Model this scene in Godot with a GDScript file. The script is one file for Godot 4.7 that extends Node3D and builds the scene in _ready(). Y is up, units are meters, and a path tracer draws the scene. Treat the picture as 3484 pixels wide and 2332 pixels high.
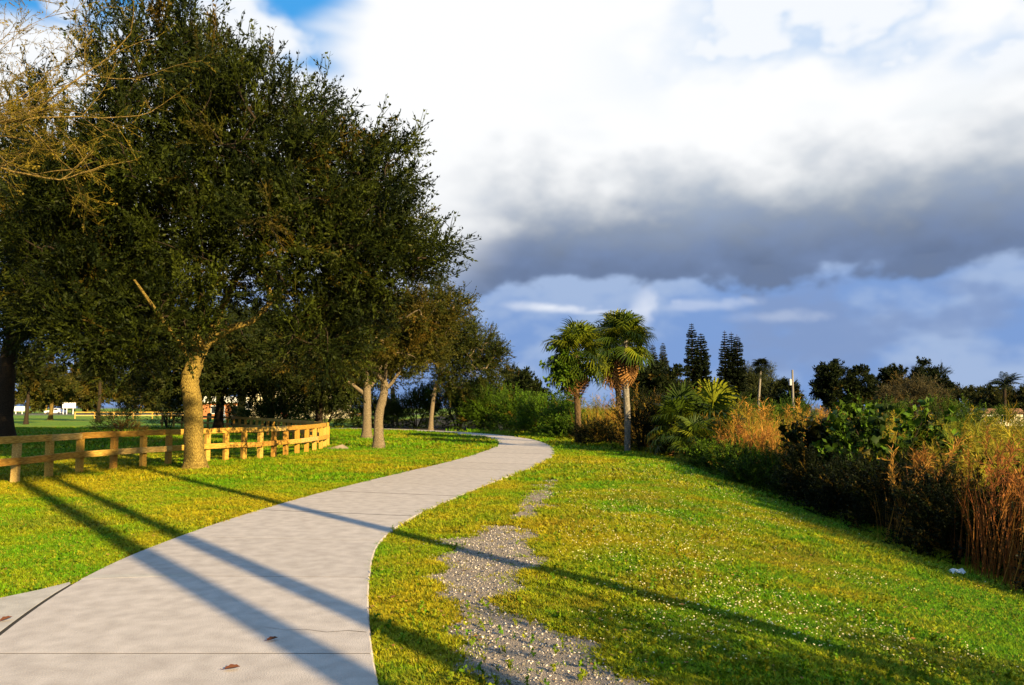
extends Node3D
# A park path beside a wetland, low sun from behind the right shoulder.  Metres, y up, camera looks along -z.

var rng := RandomNumberGenerator.new()
var tone := FastNoiseLite.new()
var fine := FastNoiseLite.new()
var used := {}
var M := {}
var twigs := {}
var path_left := PackedVector2Array()
var path_right := PackedVector2Array()
var path_shape := PackedVector2Array()
var side_shape := PackedVector2Array()
var bare_shapes := []
var fence_line := PackedVector2Array()

# ---------------------------------------------------------------- mesh building
class Mb:
	var v := PackedVector3Array()
	var n := PackedVector3Array()
	var c := PackedColorArray()
	var ix := PackedInt32Array()
	func vert(p: Vector3, nm: Vector3, col := Color.WHITE) -> int:
		v.append(p); n.append(nm); c.append(col)
		return v.size() - 1
	func face(a: int, b: int, d: int) -> void:
		if (v[b] - v[a]).cross(v[d] - v[a]).dot(n[a] + n[b] + n[d]) > 0.0:
			ix.append(a); ix.append(d); ix.append(b)
		else:
			ix.append(a); ix.append(b); ix.append(d)
	func tri(a: Vector3, b: Vector3, d: Vector3, nm: Vector3, col := Color.WHITE) -> void:
		face(vert(a, nm, col), vert(b, nm, col), vert(d, nm, col))
	func quad(a: Vector3, b: Vector3, d: Vector3, e: Vector3, nm: Vector3, col := Color.WHITE) -> void:
		var i := vert(a, nm, col)
		vert(b, nm, col); vert(d, nm, col); vert(e, nm, col)
		face(i, i + 1, i + 2); face(i, i + 2, i + 3)
	# a convex outline in the plane of x and y axes, pushed along from a to b
	func prism(outline: PackedVector2Array, a: Vector3, b: Vector3, xa: Vector3, ya: Vector3, col := Color.WHITE) -> void:
		var m := outline.size()
		var mid := Vector2.ZERO
		for q in outline:
			mid += q / m
		for i in m:
			var p: Vector2 = outline[i]
			var q: Vector2 = outline[(i + 1) % m]
			var t := (q - p).normalized()
			var o := Vector2(t.y, -t.x)
			if o.dot((p + q) * 0.5 - mid) < 0.0:
				o = -o
			var nm := xa * o.x + ya * o.y
			quad(a + xa * p.x + ya * p.y, a + xa * q.x + ya * q.y, b + xa * q.x + ya * q.y, b + xa * p.x + ya * p.y, nm, col)
		var along := (b - a).normalized()
		for e in [a, b]:
			var nm: Vector3 = along if e == b else -along
			var first := vert(e + xa * mid.x + ya * mid.y, nm, col)
			for q in outline:
				vert(e + xa * q.x + ya * q.y, nm, col)
			for i in m:
				face(first, first + 1 + i, first + 1 + (i + 1) % m)
	func box(at: Vector3, size: Vector3, ch := 0.01, turn := 0.0, col := Color.WHITE) -> void:
		var b := Basis(Vector3.UP, turn)
		var w := size.x * 0.5
		var h := size.y * 0.5
		var k := minf(ch, minf(w, h) * 0.8)
		var o := PackedVector2Array([Vector2(-w + k, -h), Vector2(w - k, -h), Vector2(w, -h + k), Vector2(w, h - k), Vector2(w - k, h), Vector2(-w + k, h), Vector2(-w, h - k), Vector2(-w, -h + k)])
		prism(o, at - b.z * size.z * 0.5, at + b.z * size.z * 0.5, b.x, b.y, col)
	func tube(pts: Array, radii: Array, sides := 6, bump := 0.0, col := Color.WHITE, seed_ := 1.0) -> void:
		var rings := []
		var side := Vector3.RIGHT
		for i in pts.size():
			var d: Vector3 = (pts[mini(i + 1, pts.size() - 1)] - pts[maxi(i - 1, 0)]).normalized()
			if absf(d.dot(side)) > 0.95:
				side = Vector3.FORWARD
			side = (side - d * d.dot(side)).normalized()
			var up := d.cross(side)
			var first := -1
			for k in sides:
				var a := TAU * k / sides
				var o := side * cos(a) + up * sin(a)
				var r: float = radii[i] * (1.0 + bump * (sin(a * 3.0 + i * 1.7 * seed_) * 0.5 + sin(a * 5.0 - i * 2.3 + seed_) * 0.5))
				var id := vert(pts[i] + o * r, o, col)
				if k == 0:
					first = id
			rings.append(first)
		for i in pts.size() - 1:
			for k in sides:
				var a: int = rings[i] + k
				var b: int = rings[i] + (k + 1) % sides
				var d: int = rings[i + 1] + k
				var e: int = rings[i + 1] + (k + 1) % sides
				face(a, b, e); face(a, e, d)
	func mesh() -> ArrayMesh:
		var arr := []
		arr.resize(Mesh.ARRAY_MAX)
		arr[Mesh.ARRAY_VERTEX] = v
		arr[Mesh.ARRAY_NORMAL] = n
		arr[Mesh.ARRAY_COLOR] = c
		arr[Mesh.ARRAY_INDEX] = ix
		var m := ArrayMesh.new()
		m.add_surface_from_arrays(Mesh.PRIMITIVE_TRIANGLES, arr)
		return m

# ---------------------------------------------------------------- scene helpers
func numbered(called: String) -> String:
	used[called] = used.get(called, -1) + 1
	return called if used[called] == 0 else "%s_%03d" % [called, used[called]]

func tag(o: Node, label: String, category := "", group := "", kind := "") -> Node:
	if label: o.set_meta("label", label)
	if category: o.set_meta("category", category)
	if group: o.set_meta("group", group)
	if kind: o.set_meta("kind", kind)
	return o

func thing(called: String, label: String, category: String, at: Vector3, group := "", turn := 0.0) -> Node3D:
	var o := Node3D.new()
	o.name = numbered(called)
	add_child(o)
	o.position = at
	o.rotation.y = turn
	tag(o, label, category, group)
	return o

func part(called: String, mesh: Mesh, material: Material, parent: Node = null, at := Transform3D.IDENTITY) -> MeshInstance3D:
	var o := MeshInstance3D.new()
	if parent == null:
		o.name = numbered(called)
		add_child(o)
	else:
		var k := 0
		var nm := called
		while parent.has_node(NodePath(nm)):
			k += 1
			nm = "%s_%03d" % [called, k]
		o.name = nm
		parent.add_child(o)
	o.mesh = mesh
	o.material_override = material
	o.transform = at
	return o

func copies(called: String, mesh: Mesh, material: Material, where: Array, tints: PackedColorArray, parent: Node = null) -> MultiMeshInstance3D:
	var mm := MultiMesh.new()
	mm.transform_format = MultiMesh.TRANSFORM_3D
	mm.use_colors = true
	mm.mesh = mesh
	mm.instance_count = where.size()
	for i in where.size():
		mm.set_instance_transform(i, where[i])
		mm.set_instance_color(i, tints[i])
	var o := MultiMeshInstance3D.new()
	o.multimesh = mm
	o.material_override = material
	if parent == null:
		o.name = numbered(called)
		add_child(o)
	else:
		var k := 0
		var nm := called
		while parent.has_node(NodePath(nm)):
			k += 1
			nm = "%s_%03d" % [called, k]
		o.name = nm
		parent.add_child(o)
	o.set_meta("kind", "stuff")
	return o

func lin(r: float, g: float, b: float) -> Color:
	return Color(r, g, b).linear_to_srgb()

func mat(color: Color, rough := 0.85, tint := false) -> StandardMaterial3D:
	var m := StandardMaterial3D.new()
	m.albedo_color = color
	m.roughness = rough
	m.metallic_specular = 0.35
	m.vertex_color_use_as_albedo = tint
	return m

func noise_tex(freq: float, low: Color, high: Color, seed_: int, octaves := 4, size := 512, mid := -1.0) -> NoiseTexture2D:
	var f := FastNoiseLite.new()
	f.seed = seed_
	f.noise_type = FastNoiseLite.TYPE_SIMPLEX_SMOOTH
	f.frequency = freq
	f.fractal_octaves = octaves
	var g := Gradient.new()
	g.set_color(0, low)
	g.set_color(1, high)
	if mid > 0.0:
		g.set_offset(0, mid - 0.12)
		g.set_offset(1, mid + 0.12)
	var t := NoiseTexture2D.new()
	t.width = size
	t.height = size
	t.seamless = true
	t.noise = f
	t.color_ramp = g
	return t

func leaf_mat(through := 0.35, rough := 0.55) -> StandardMaterial3D:
	var m := mat(Color.WHITE, rough, true)
	m.metallic_specular = 0.22
	m.backlight_enabled = true
	m.backlight = Color(through, through, through * 0.6).linear_to_srgb()
	return m

func rnd(a: float, b: float) -> float:
	return rng.randf_range(a, b)

func ball() -> Vector3:
	return Vector3(rng.randfn(), rng.randfn(), rng.randfn()).normalized()

func aim(dir: Vector3, s: float) -> Basis:
	var y := dir.normalized()
	var x := y.cross(ball()).normalized()
	return Basis(x * s, y * s, x.cross(y) * s)

func mixc(a: Color, b: Color, t: float) -> Color:
	return a.lerp(b, clampf(t, 0.0, 1.0))

func curve3(a: Vector3, b: Vector3, d: Vector3, steps: int) -> Array:
	var o := []
	for i in steps + 1:
		var t := float(i) / steps
		o.append(a.lerp(b, t).lerp(b.lerp(d, t), t))
	return o

func smooth_line(pts: Array, per := 5) -> Array:
	var o := []
	for i in pts.size() - 1:
		var p0 = pts[maxi(i - 1, 0)]
		var p3 = pts[mini(i + 2, pts.size() - 1)]
		for k in per:
			o.append(pts[i].cubic_interpolate(pts[i + 1], p0, p3, float(k) / per))
	o.append(pts[-1])
	return o

func taper(r0: float, r1: float, count: int) -> Array:
	var o := []
	for i in count:
		o.append(lerpf(r0, r1, float(i) / maxi(count - 1, 1)))
	return o

# ---------------------------------------------------------------- the lie of the land
func slope_start(z: float) -> float:
	var d := -z
	if d < 10.0: return 1.6
	if d < 16.0: return remap(d, 10.0, 16.0, 1.6, 2.6)
	if d < 22.0: return remap(d, 16.0, 22.0, 2.6, 4.0)
	if d < 28.0: return remap(d, 22.0, 28.0, 4.0, 5.0)
	return 5.0

func land(x: float, z: float) -> float:
	var t := maxf(0.0, x - slope_start(z))
	return -minf(1.35, 0.18 * t * t / (t + 0.8))

func on_land(x: float, z: float) -> Vector3:
	return Vector3(x, land(x, z), z)

func brush_edge(z: float) -> float:
	var d := -z
	if d < 10.0: return remap(clampf(d, 0.0, 10.0), 0.0, 10.0, 9.5, 7.0)
	if d < 15.0: return remap(d, 10.0, 15.0, 7.0, 6.3)
	if d < 26.0: return remap(d, 15.0, 26.0, 6.3, 5.8)
	if d < 30.0: return remap(d, 26.0, 30.0, 5.8, 4.2)
	if d < 38.0: return remap(d, 30.0, 38.0, 4.2, 3.0)
	if d < 50.0: return remap(d, 38.0, 50.0, 3.0, -1.0)
	return remap(clampf(d, 50.0, 60.0), 50.0, 60.0, -1.0, -14.0)

func turf(x: float, z: float) -> Color:
	var a := tone.get_noise_2d(x * 3.0, z * 3.0) * 0.9 + tone.get_noise_2d(x * 14.0 + 90.0, z * 14.0) * 0.55 + fine.get_noise_2d(x * 2.0, z * 2.0) * 0.35
	var k := 0.45 + a * 1.1
	# greener on the slope and far across the park, drier on the open verge
	k += 0.45 * smoothstep(2.2, 4.6, x) * smoothstep(-40.0, -6.0, z) + 0.45 * smoothstep(-22.0, -30.0, z) * smoothstep(5.0, -2.0, x)
	var dry := Color(0.36, 0.31, 0.008)
	var green := Color(0.125, 0.28, 0.003)
	var c := mixc(dry, green, k)
	var brown := smoothstep(0.28, 0.5, tone.get_noise_2d(x * 6.0 - 300.0, z * 6.0 + 40.0) + 0.2 * fine.get_noise_2d(x * 9.0, z * 9.0))
	return mixc(c, Color(0.22, 0.14, 0.015), brown * 0.4 * smoothstep(-26.0, -12.0, z))

func inside(p: Vector2, shapes: Array) -> bool:
	for s in shapes:
		if Geometry2D.is_point_in_polygon(p, s):
			return true
	return false

# ---------------------------------------------------------------- sky
func sky_color(dir: Vector3, f: FastNoiseLite) -> Color:
	var el := rad_to_deg(asin(clampf(dir.y, -1.0, 1.0)))
	var az := rad_to_deg(atan2(dir.x, -dir.z))
	if el < -2.0:
		return Color(0.10, 0.10, 0.085)
	var n1 := f.get_noise_3d(dir.x * 190.0, dir.y * 620.0, dir.z * 190.0)          # soft streaks
	var n2 := f.get_noise_3d(dir.x * 420.0 + 50.0, dir.y * 700.0, dir.z * 420.0) # puffs
	var n3 := f.get_noise_3d(dir.x * 1300.0 - 80.0, dir.y * 2100.0, dir.z * 1300.0)
	# clear air
	var blue := mixc(Color(0.115, 0.20, 0.38), Color(0.035, 0.19, 0.42), smoothstep(6.0, 26.0, el))
	# far thin cloud low down
	var low := mixc(Color(0.105, 0.175, 0.335), Color(0.185, 0.245, 0.365), smoothstep(-0.2, 0.45, n1 * 0.9 + n2 * 0.6 + n3 * 0.35))
	low = mixc(low, Color(0.115, 0.165, 0.285), smoothstep(0.0, 0.4, -n1 * 0.9 + n2 * 0.7 - n3 * 0.2) * 0.85 * smoothstep(0.5, 3.0, el))
	# white broken cloud high up
	var white := Color(0.50, 0.505, 0.51)
	var cover := smoothstep(-0.25, 0.3, n1 * 0.7 + n2 * 0.75 + n3 * 0.3 - 0.02 - 0.22 * smoothstep(32.0, 55.0, el))
	# the bright overcast fills the middle; it opens to blue on the upper left
	var middle := smoothstep(-17.5, -12.0, az + n1 * 5.0 + (el - 24.0) * -0.35) * (1.0 - smoothstep(62.0, 95.0, absf(az))) * (1.0 - smoothstep(31.0, 48.0, el))
	var thin := smoothstep(3.0, 24.0, az) * smoothstep(19.0, 24.0, el) * smoothstep(-0.30, 0.30, n2 * 0.9 + n1 * 0.6 + 0.02)
	cover = maxf(cover * 0.92, middle * (1.0 - 0.5 * thin))
	cover = maxf(cover, smoothstep(24.5, 21.5, el + n2 * 3.0) * smoothstep(-70.0, -35.0, az) * smoothstep(0.0, -8.0, az) * 0.97)
	var high := mixc(blue, white, cover)
	high = mixc(high, Color(0.37, 0.40, 0.43), 0.5 * smoothstep(0.05, 0.45, n1 - n2 * 0.4) * cover * smoothstep(24.0, 16.0, el))
	# the dark shelf of rain cloud with a ragged lower and a soft upper edge
	var ahead := 1.0 - smoothstep(1.0, -9.0, az + n1 * 3.0) * smoothstep(-90.0, -60.0, az)
	var base_el := 8.6 + 0.07 * clampf(az, -12.0, 3.0) + n1 * 0.9 + n2 * 1.1 + n3 * 1.1
	var wide := f.get_noise_3d(dir.x * 70.0 + 31.0, dir.y * 120.0, dir.z * 70.0)
	var top_el := 15.0 + 0.01 * clampf(az, -20.0, 34.0) + 7.0 * smoothstep(34.0, 60.0, absf(az)) + n1 * 1.3 + n2 * 2.5 + n3 * 1.7 + wide * 1.1  # raised out of view: unseen cloud added to dim the surrounding sky
	var up := smoothstep(base_el - 0.3, base_el + 0.6, el)
	var fade := smoothstep(top_el - 3.4, top_el + 4.2, el)
	var shelf := mixc(Color(0.080, 0.112, 0.188), Color(0.168, 0.196, 0.236), smoothstep(base_el + 1.0, top_el + 0.5, el + n2 * 1.6 + n1 * 1.2))
	shelf = shelf * (1.0 + 0.22 * n2 + 0.2 * n3)
	var over := mixc(shelf, high, fade)
	var behind := mixc(high, low, 1.0 - smoothstep(7.0, 12.0, el))
	var c := mixc(behind, mixc(low, over, up), ahead)
	# lit cloud heads showing under the shelf
	for h in [[3.0, 7.3, 2.6, 0.38, 0.9], [6.3, 7.0, 1.6, 0.2, 0.6], [9.9, 7.6, 1.1, 0.9, 0.5], [9.3, 6.4, 0.9, 1.0, 0.4], [13.6, 7.2, 2.8, 0.35, 0.35], [19.0, 6.3, 2.5, 0.4, 0.25]]:
		var d := Vector2((az - h[0] + n3 * 0.8) / h[2], (el - h[1] + n2 * 0.5) / h[3]).length()
		c = mixc(c, Color(0.43, 0.45, 0.49), (1.0 - smoothstep(0.2, 1.5, d + n2 * 0.9 + n3 * 0.9)) * h[4])
	# warmer and brighter towards the low sun behind the camera
	var sun_near := maxf(0.0, dir.dot(Vector3(0.617 * 0.94, 0.34, 0.787 * 0.94)))
	c = c + Color(0.22, 0.15, 0.06) * pow(sun_near, 9.0)
	return Color(c.r * 0.8, c.g * 0.8, c.b * 0.8, 1.0)

func fill_sky(w: int, h: int, x0: int, x1: int, y0: int, y1: int, f: FastNoiseLite) -> Image:
	var data := PackedFloat32Array()
	data.resize((x1 - x0) * (y1 - y0) * 4)
	var k := 0
	for y in range(y0, y1):
		var phi := (0.5 - (y + 0.5) / h) * PI
		var cy := cos(phi)
		var sy := sin(phi)
		for x in range(x0, x1):
			var th := (x + 0.5) / w * TAU  # the panorama begins straight ahead, at -z
			var c := sky_color(Vector3(sin(th) * cy, sy, -cos(th) * cy), f)
			data[k] = c.r; data[k + 1] = c.g; data[k + 2] = c.b; data[k + 3] = 1.0
			k += 4
	return Image.create_from_data(x1 - x0, y1 - y0, false, Image.FORMAT_RGBAF, data.to_byte_array())

func make_sky() -> ImageTexture:
	var f := FastNoiseLite.new()
	f.seed = 11
	f.frequency = 0.012
	f.fractal_octaves = 5
	var whole := fill_sky(512, 256, 0, 512, 0, 256, f)
	whole.resize(3072, 1536, Image.INTERPOLATE_BILINEAR)
	for x0 in [0, 3072 - 420]:
		var view := fill_sky(3072, 1536, x0, x0 + 420, 430, 780, f)
		whole.blit_rect(view, Rect2i(0, 0, 420, 350), Vector2i(x0, 430))
	return ImageTexture.create_from_image(whole)

# ---------------------------------------------------------------- plants
func leaf_on(m: Mb, p: Vector3, dir: Vector3, length: float, width: float, col: Color, broad := false) -> void:
	var side := dir.cross(ball()).normalized()
	var nm := side.cross(dir).normalized()
	var tip := p + dir * length
	var mid := p + dir * length * (0.5 if broad else 0.45) + nm * length * 0.06
	var a := m.vert(p, (nm - dir * 0.3).normalized(), col)
	var b := m.vert(mid + side * width * 0.5, (nm + side * 0.3).normalized(), col)
	var d := m.vert(tip, (nm + dir * 0.3).normalized(), col)
	var e := m.vert(mid - side * width * 0.5, (nm - side * 0.3).normalized(), col)
	m.face(a, b, d); m.face(a, d, e)

func twig_mesh(leaves: int, length: float, width: float, spread: float, side_shoots := 3, broad := false, start := 0.15) -> ArrayMesh:
	var m := Mb.new()
	var bark := Color(1.5, 1.15, 0.75)
	var bend := Vector3(rnd(-0.18, 0.18), 0, rnd(-0.18, 0.18))
	var lines := [[Vector3.ZERO, Vector3(0, 0.55, 0), Vector3(0, 1.0, 0) + bend]]
	for i in side_shoots:
		var t := rnd(0.15, 0.75)
		var p := Vector3(0, t, 0) + bend * t * t
		var o := (ball() + Vector3(0, 0.7, 0)).normalized() * rnd(0.28, 0.5)
		lines.append([p, p + o * 0.5, p + o + Vector3(0, 0.06, 0)])
	for l in lines:
		m.tube(l, [0.010, 0.007, 0.003], 3, 0.0, bark)
	for i in leaves:
		var l = lines[0] if i % 2 == 0 else lines[rng.randi() % lines.size()]
		var t := rnd(start, 1.0)
		var p: Vector3 = l[0].lerp(l[1], t).lerp(l[1].lerp(l[2], t), t)
		var d: Vector3 = ((l[2] - l[0]).normalized() * 0.7 + ball() * spread).normalized()
		var g := rnd(0.65, 1.35)
		leaf_on(m, p, d, length * rnd(0.7, 1.2), width * rnd(0.8, 1.2), Color(g * rnd(0.9, 1.15), g, g * rnd(0.7, 1.1)), broad)
	return m.mesh()

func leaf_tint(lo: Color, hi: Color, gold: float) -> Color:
	var c := mixc(lo, hi, pow(rng.randf(), 2.4) * 1.2)  # mostly dark, few bright: sunlit flecks in a shaded crown put into leaf colour
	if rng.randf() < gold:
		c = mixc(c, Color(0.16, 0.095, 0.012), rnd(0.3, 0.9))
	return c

# trunk and limbs as world points; lobes [x, y, z, rx, ry, rz, clusters]
func tree(called: String, label: String, category: String, group: String, base: Vector3, trunk: Array, r0: float, r1: float, limbs: Array, lobes: Array, o := {}) -> Node3D:
	var t := thing(called, label, category, base, group)
	var bark: Material = o.get("bark", M.bark)
	var anchors := []
	if trunk.size():
		var pts := smooth_line(trunk, 5)
		var m := Mb.new()
		var local := []
		var radii := taper(r0, r1, pts.size())
		radii[0] *= 1.7
		radii[1] *= 1.28
		radii[2] *= 1.1
		for p in pts:
			local.append(p - base)
		local[0] += Vector3(0, -0.15, 0)
		m.tube(local, radii, o.get("sides", 14), 0.085, Color.WHITE, r0 * 7.0)
		part("trunk", m.mesh(), bark, t)
		for i in range(pts.size() / 2, pts.size()):
			anchors.append(pts[i])
	for l in limbs:
		var pts := smooth_line(l[0], 5)
		var m := Mb.new()
		var local := []
		for p in pts:
			local.append(p - base)
		m.tube(local, taper(l[1], l[2], pts.size()), 8, 0.08, Color.WHITE, l[1] * 9.0)
		part("limb", m.mesh(), bark, t)
		for i in range(1, pts.size()):
			anchors.append(pts[i])
	if anchors.is_empty():
		anchors.append(base + Vector3(0, 1, 0))
	var kinds: Array = o.get("twigs", ["oak", "oak2", "oak3"])
	var lists := []
	var tints := []
	for k in kinds:
		lists.append([])
		tints.append(PackedColorArray())
	var br := Mb.new()
	var size: float = o.get("size", 0.9)
	var each: int = o.get("each", 9)
	var rise: float = o.get("rise", 0.55)
	var lo: Color = o.get("lo", Color(0.016, 0.026, 0.005))
	var hi: Color = o.get("hi", Color(0.075, 0.085, 0.012))
	var gold: float = o.get("gold", 0.06)
	var trunk_end: Vector3 = anchors[anchors.size() / 2]
	for L in lobes:
		var c := Vector3(L[0], L[1], L[2])
		var spots := []
		for i in L[6]:
			var q0 := ball()
			spots.append([c + q0 * Vector3(L[3], L[4], L[5]) * pow(rng.randf(), 0.42), q0])
		spots.sort_custom(func(a, b): return a[0].distance_squared_to(trunk_end) < b[0].distance_squared_to(trunk_end))
		for spot in spots:
			var q: Vector3 = spot[1]
			var at: Vector3 = spot[0]
			var near: Vector3 = anchors[0]
			var pick: Vector3 = at + ball() * L[3] * rnd(0.0, 0.35)
			for a in anchors:
				if a.distance_squared_to(pick) < near.distance_squared_to(pick):
					near = a
			var out := (at - near).normalized()
			if o.get("branches", true):
				var bend := near.lerp(at, 0.5) + Vector3(rnd(-0.3, 0.3), rnd(0.0, 0.4), rnd(-0.3, 0.3))
				var line := curve3(near - base, bend - base, at - base, 4)
				var rr: float = o.get("branch_r", 0.035) * rnd(0.6, 1.3)
				br.tube(line, taper(rr, rr * 0.25, 5), 4)
				anchors.append(line[2] + base)
				anchors.append(line[3] + base)
			var k := rng.randi() % kinds.size()
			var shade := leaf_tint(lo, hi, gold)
			for j in each:
				var d := (out * 0.55 + q * 0.35 + Vector3.UP * rise * rnd(0.2, 1.5) + ball() * 0.75)
				var p := at + ball() * size * rnd(0.0, 0.55) - base
				lists[k].append(Transform3D(aim(d, size * rnd(0.65, 1.25)), p))
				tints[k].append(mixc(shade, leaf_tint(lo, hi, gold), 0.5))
			if o.has("wisps") and (q.y > -0.1 or q.x > 0.3):
				for j in o.wisps:
					var d := out * 0.6 + q * 0.5 + Vector3.UP * rnd(0.3, 1.0) + ball() * 0.35
					lists[0].append(Transform3D(aim(d, size * rnd(1.0, 1.7)), at - base + q * rnd(0.0, 0.3)))
					tints[0].append(shade)
	if br.v.size():
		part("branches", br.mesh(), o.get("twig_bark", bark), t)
	for k in kinds.size():
		if lists[k].size():
			copies("foliage", twigs[kinds[k]], M.leaf, lists[k], tints[k], t)
	return t

func shrub(called: String, label: String, category: String, group: String, base: Vector3, rx: float, h: float, rz: float, count: int, o := {}) -> Node3D:
	var t := thing(called, label, category, base, group)
	var kinds: Array = o.get("twigs", ["oak", "oak2"])
	var size: float = o.get("size", 0.5)
	var lo: Color = o.get("lo", Color(0.02, 0.04, 0.004))
	var hi: Color = o.get("hi", Color(0.06, 0.12, 0.01))
	var gold: float = o.get("gold", 0.04)
	var st := Mb.new()
	for i in 7:
		var a := TAU * i / 7.0 + rnd(-0.3, 0.3)
		var e := Vector3(cos(a) * rx * 0.6, h * rnd(0.55, 0.85), sin(a) * rz * 0.6)
		st.tube(curve3(Vector3(cos(a) * 0.1, -0.1, sin(a) * 0.1), e * Vector3(0.4, 0.6, 0.4), e, 4), taper(0.03 * h * 0.6, 0.008, 5), 5, 0.1)
	part("stem", st.mesh(), o.get("bark", M.dark_bark), t)
	var lumps := []
	for i in 7:
		var q := ball()
		lumps.append(Vector3(q.x * rx * 0.6, h * rnd(0.25, 0.72), q.z * rz * 0.6))
	var lists := []
	var tints := []
	for k in kinds:
		lists.append([])
		tints.append(PackedColorArray())
	for i in count:
		var q := ball()
		var l: Vector3 = lumps[rng.randi() % lumps.size()]
		var at := l + q * Vector3(rx * 0.45, h * 0.32, rz * 0.45) * pow(rng.randf(), 0.4)
		if rng.randf() < 0.25:
			at = Vector3(q.x * rx * 0.95, absf(q.y) * h * 0.5, q.z * rz * 0.95)
		at.y = maxf(at.y, 0.04)
		var d := (at - Vector3(0, h * 0.25, 0)).normalized() + Vector3(0, 0.5, 0) + ball() * 0.6
		var k := rng.randi() % kinds.size()
		lists[k].append(Transform3D(aim(d, size * rnd(0.6, 1.3)), at))
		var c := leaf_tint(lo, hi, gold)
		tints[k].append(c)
	for k in kinds.size():
		if lists[k].size():
			copies("foliage", twigs[kinds[k]], M.leaf, lists[k], tints[k], t)
	return t

func fan_mesh(segments: int, droop: float, dead := false) -> ArrayMesh:
	var m := Mb.new()
	var col := Color(1.0, 1.0, 1.0)
	m.tube([Vector3.ZERO, Vector3(0, 0.02, 0.35), Vector3(0, -0.02, 0.7)], [0.022, 0.016, 0.010], 4, 0.0, Color(1.2, 1.1, 0.7))
	var hub := Vector3(0, -0.02, 0.68)
	for i in segments:
		var a := lerpf(-2.35, 2.35, (i + 0.5) / segments) + rnd(-0.05, 0.05)
		var d := Vector3(sin(a), 0.0, cos(a))
		var length := (0.78 - 0.16 * absf(a) / 2.35) * rnd(0.88, 1.08)
		var side := Vector3(d.z, 0, -d.x)
		var fold := 0.16 * absf(sin(a))
		var g := rnd(0.7, 1.3)
		var cc := Color(g, g, g * 0.9)
		var w := 0.030
		var p1 := hub + d * length * 0.5 + Vector3(0, 0.10 + fold, 0)
		var p2 := hub + d * length * 0.8 + Vector3(0, 0.06 + fold - droop * 0.22, 0)
		var p3 := hub + d * length * (0.98 - droop * 0.2) + Vector3(0, fold - droop * rnd(0.35, 0.7), 0)
		var nm := Vector3(0, 1, 0) - d * 0.2
		var i0 := m.vert(hub, nm, cc)
		var i1 := m.vert(p1 + side * w, (nm + side * 0.5).normalized(), cc)
		var i2 := m.vert(p1 - side * w, (nm - side * 0.5).normalized(), cc)
		var i3 := m.vert(p2 + side * w * 0.6, (nm + side * 0.5).normalized(), cc)
		var i4 := m.vert(p2 - side * w * 0.6, (nm - side * 0.5).normalized(), cc)
		var i5 := m.vert(p3, nm, cc)
		m.face(i0, i1, i2); m.face(i1, i3, i4); m.face(i1, i4, i2); m.face(i3, i5, i4)
	return m.mesh()

# fronds round a point: from upright to hanging
func fronds(t: Node3D, at: Vector3, count: int, size: float, lowest: float, dead: int) -> void:
	for i in count:
		var k := float(i) / count
		var a := i * 2.39996 + rnd(-0.25, 0.25)
		var pitch := lerpf(1.45, lowest, pow(k, 0.85)) + rnd(-0.3, 0.3)
		var b := Basis(Vector3.UP, a) * Basis(Vector3.RIGHT, -pitch) * Basis(Vector3.BACK, rnd(-0.4, 0.4))
		part("frond", M.fans[rng.randi() % 3], M.palm[rng.randi() % M.palm.size()], t, Transform3D(b.scaled(Vector3.ONE * size * rnd(0.85, 1.1)), at + Vector3(0, -0.25 * k, 0)))
	for i in dead:
		var a := rnd(0, TAU)
		var b := Basis(Vector3.UP, a) * Basis(Vector3.RIGHT, rnd(1.15, 1.5)) * Basis(Vector3.BACK, rnd(-0.4, 0.4))
		part("dead_frond", M.dead_fans[rng.randi() % 2], M.dead_palm[rng.randi() % 2], t, Transform3D(b.scaled(Vector3.ONE * size * rnd(0.7, 1.0)), at + Vector3(0, -0.35 - rnd(0.0, 0.3), 0)))

func fan_palm(called: String, label: String, group: String, base: Vector3, top: Vector3, r: float, count: int, size: float, dead: int, bark: Material, lowest := -0.9) -> Node3D:
	var t := thing(called, label, "palm tree", base, group)
	var h := top - base
	var m := Mb.new()
	var pts := smooth_line([Vector3(0, -0.2, 0), h * 0.3 + Vector3(0.03, 0, 0), h * 0.7 + Vector3(-0.03, 0, 0), h], 8)
	var radii := []
	for i in pts.size():
		radii.append(r * (1.25 if i == 0 else 1.0) * (1.0 + 0.05 * sin(i * 2.1)))
	m.tube(pts, radii, 12, 0.03)
	part("trunk", m.mesh(), bark, t)
	fronds(t, h, count, size, lowest, dead)
	return t

func blade_clump(blades: int, spread: float, width: float, lean: float, steps: int) -> ArrayMesh:
	var m := Mb.new()
	for i in blades:
		var a := rnd(0, TAU)
		var p := Vector3(cos(a), 0, sin(a)) * spread * sqrt(rng.randf())
		var out := (Vector3(cos(a), 0, sin(a)) + Vector3(rnd(-0.8, 0.8), 0, rnd(-0.8, 0.8))).normalized()
		var side := Vector3(out.z, 0, -out.x)
		var h := rnd(0.6, 1.0)
		var l := lean * rnd(0.2, 1.0)
		var g := rnd(0.7, 1.3)
		var c := Color(g * rnd(0.9, 1.2), g, g * 0.9)
		var nm := (out * -0.75 + Vector3(0, 0.55, 0) + side * rnd(-0.3, 0.3)).normalized()
		var prev := -1
		for s in steps + 1:
			var t := float(s) / steps
			var q := p + Vector3(0, h * t * (1.0 - 0.25 * l * t), 0) + out * l * h * t * t
			var w := width * (1.0 - t * 0.55)
			if s == steps:
				var e := m.vert(q, nm, c)
				m.face(prev, prev + 1, e)
			else:
				var x := m.vert(q - side * w * 0.5, nm, c)
				m.vert(q + side * w * 0.5, nm, c)
				if prev >= 0:
					m.face(prev, prev + 1, x + 1); m.face(prev, x + 1, x)
				prev = x
	return m.mesh()

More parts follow.
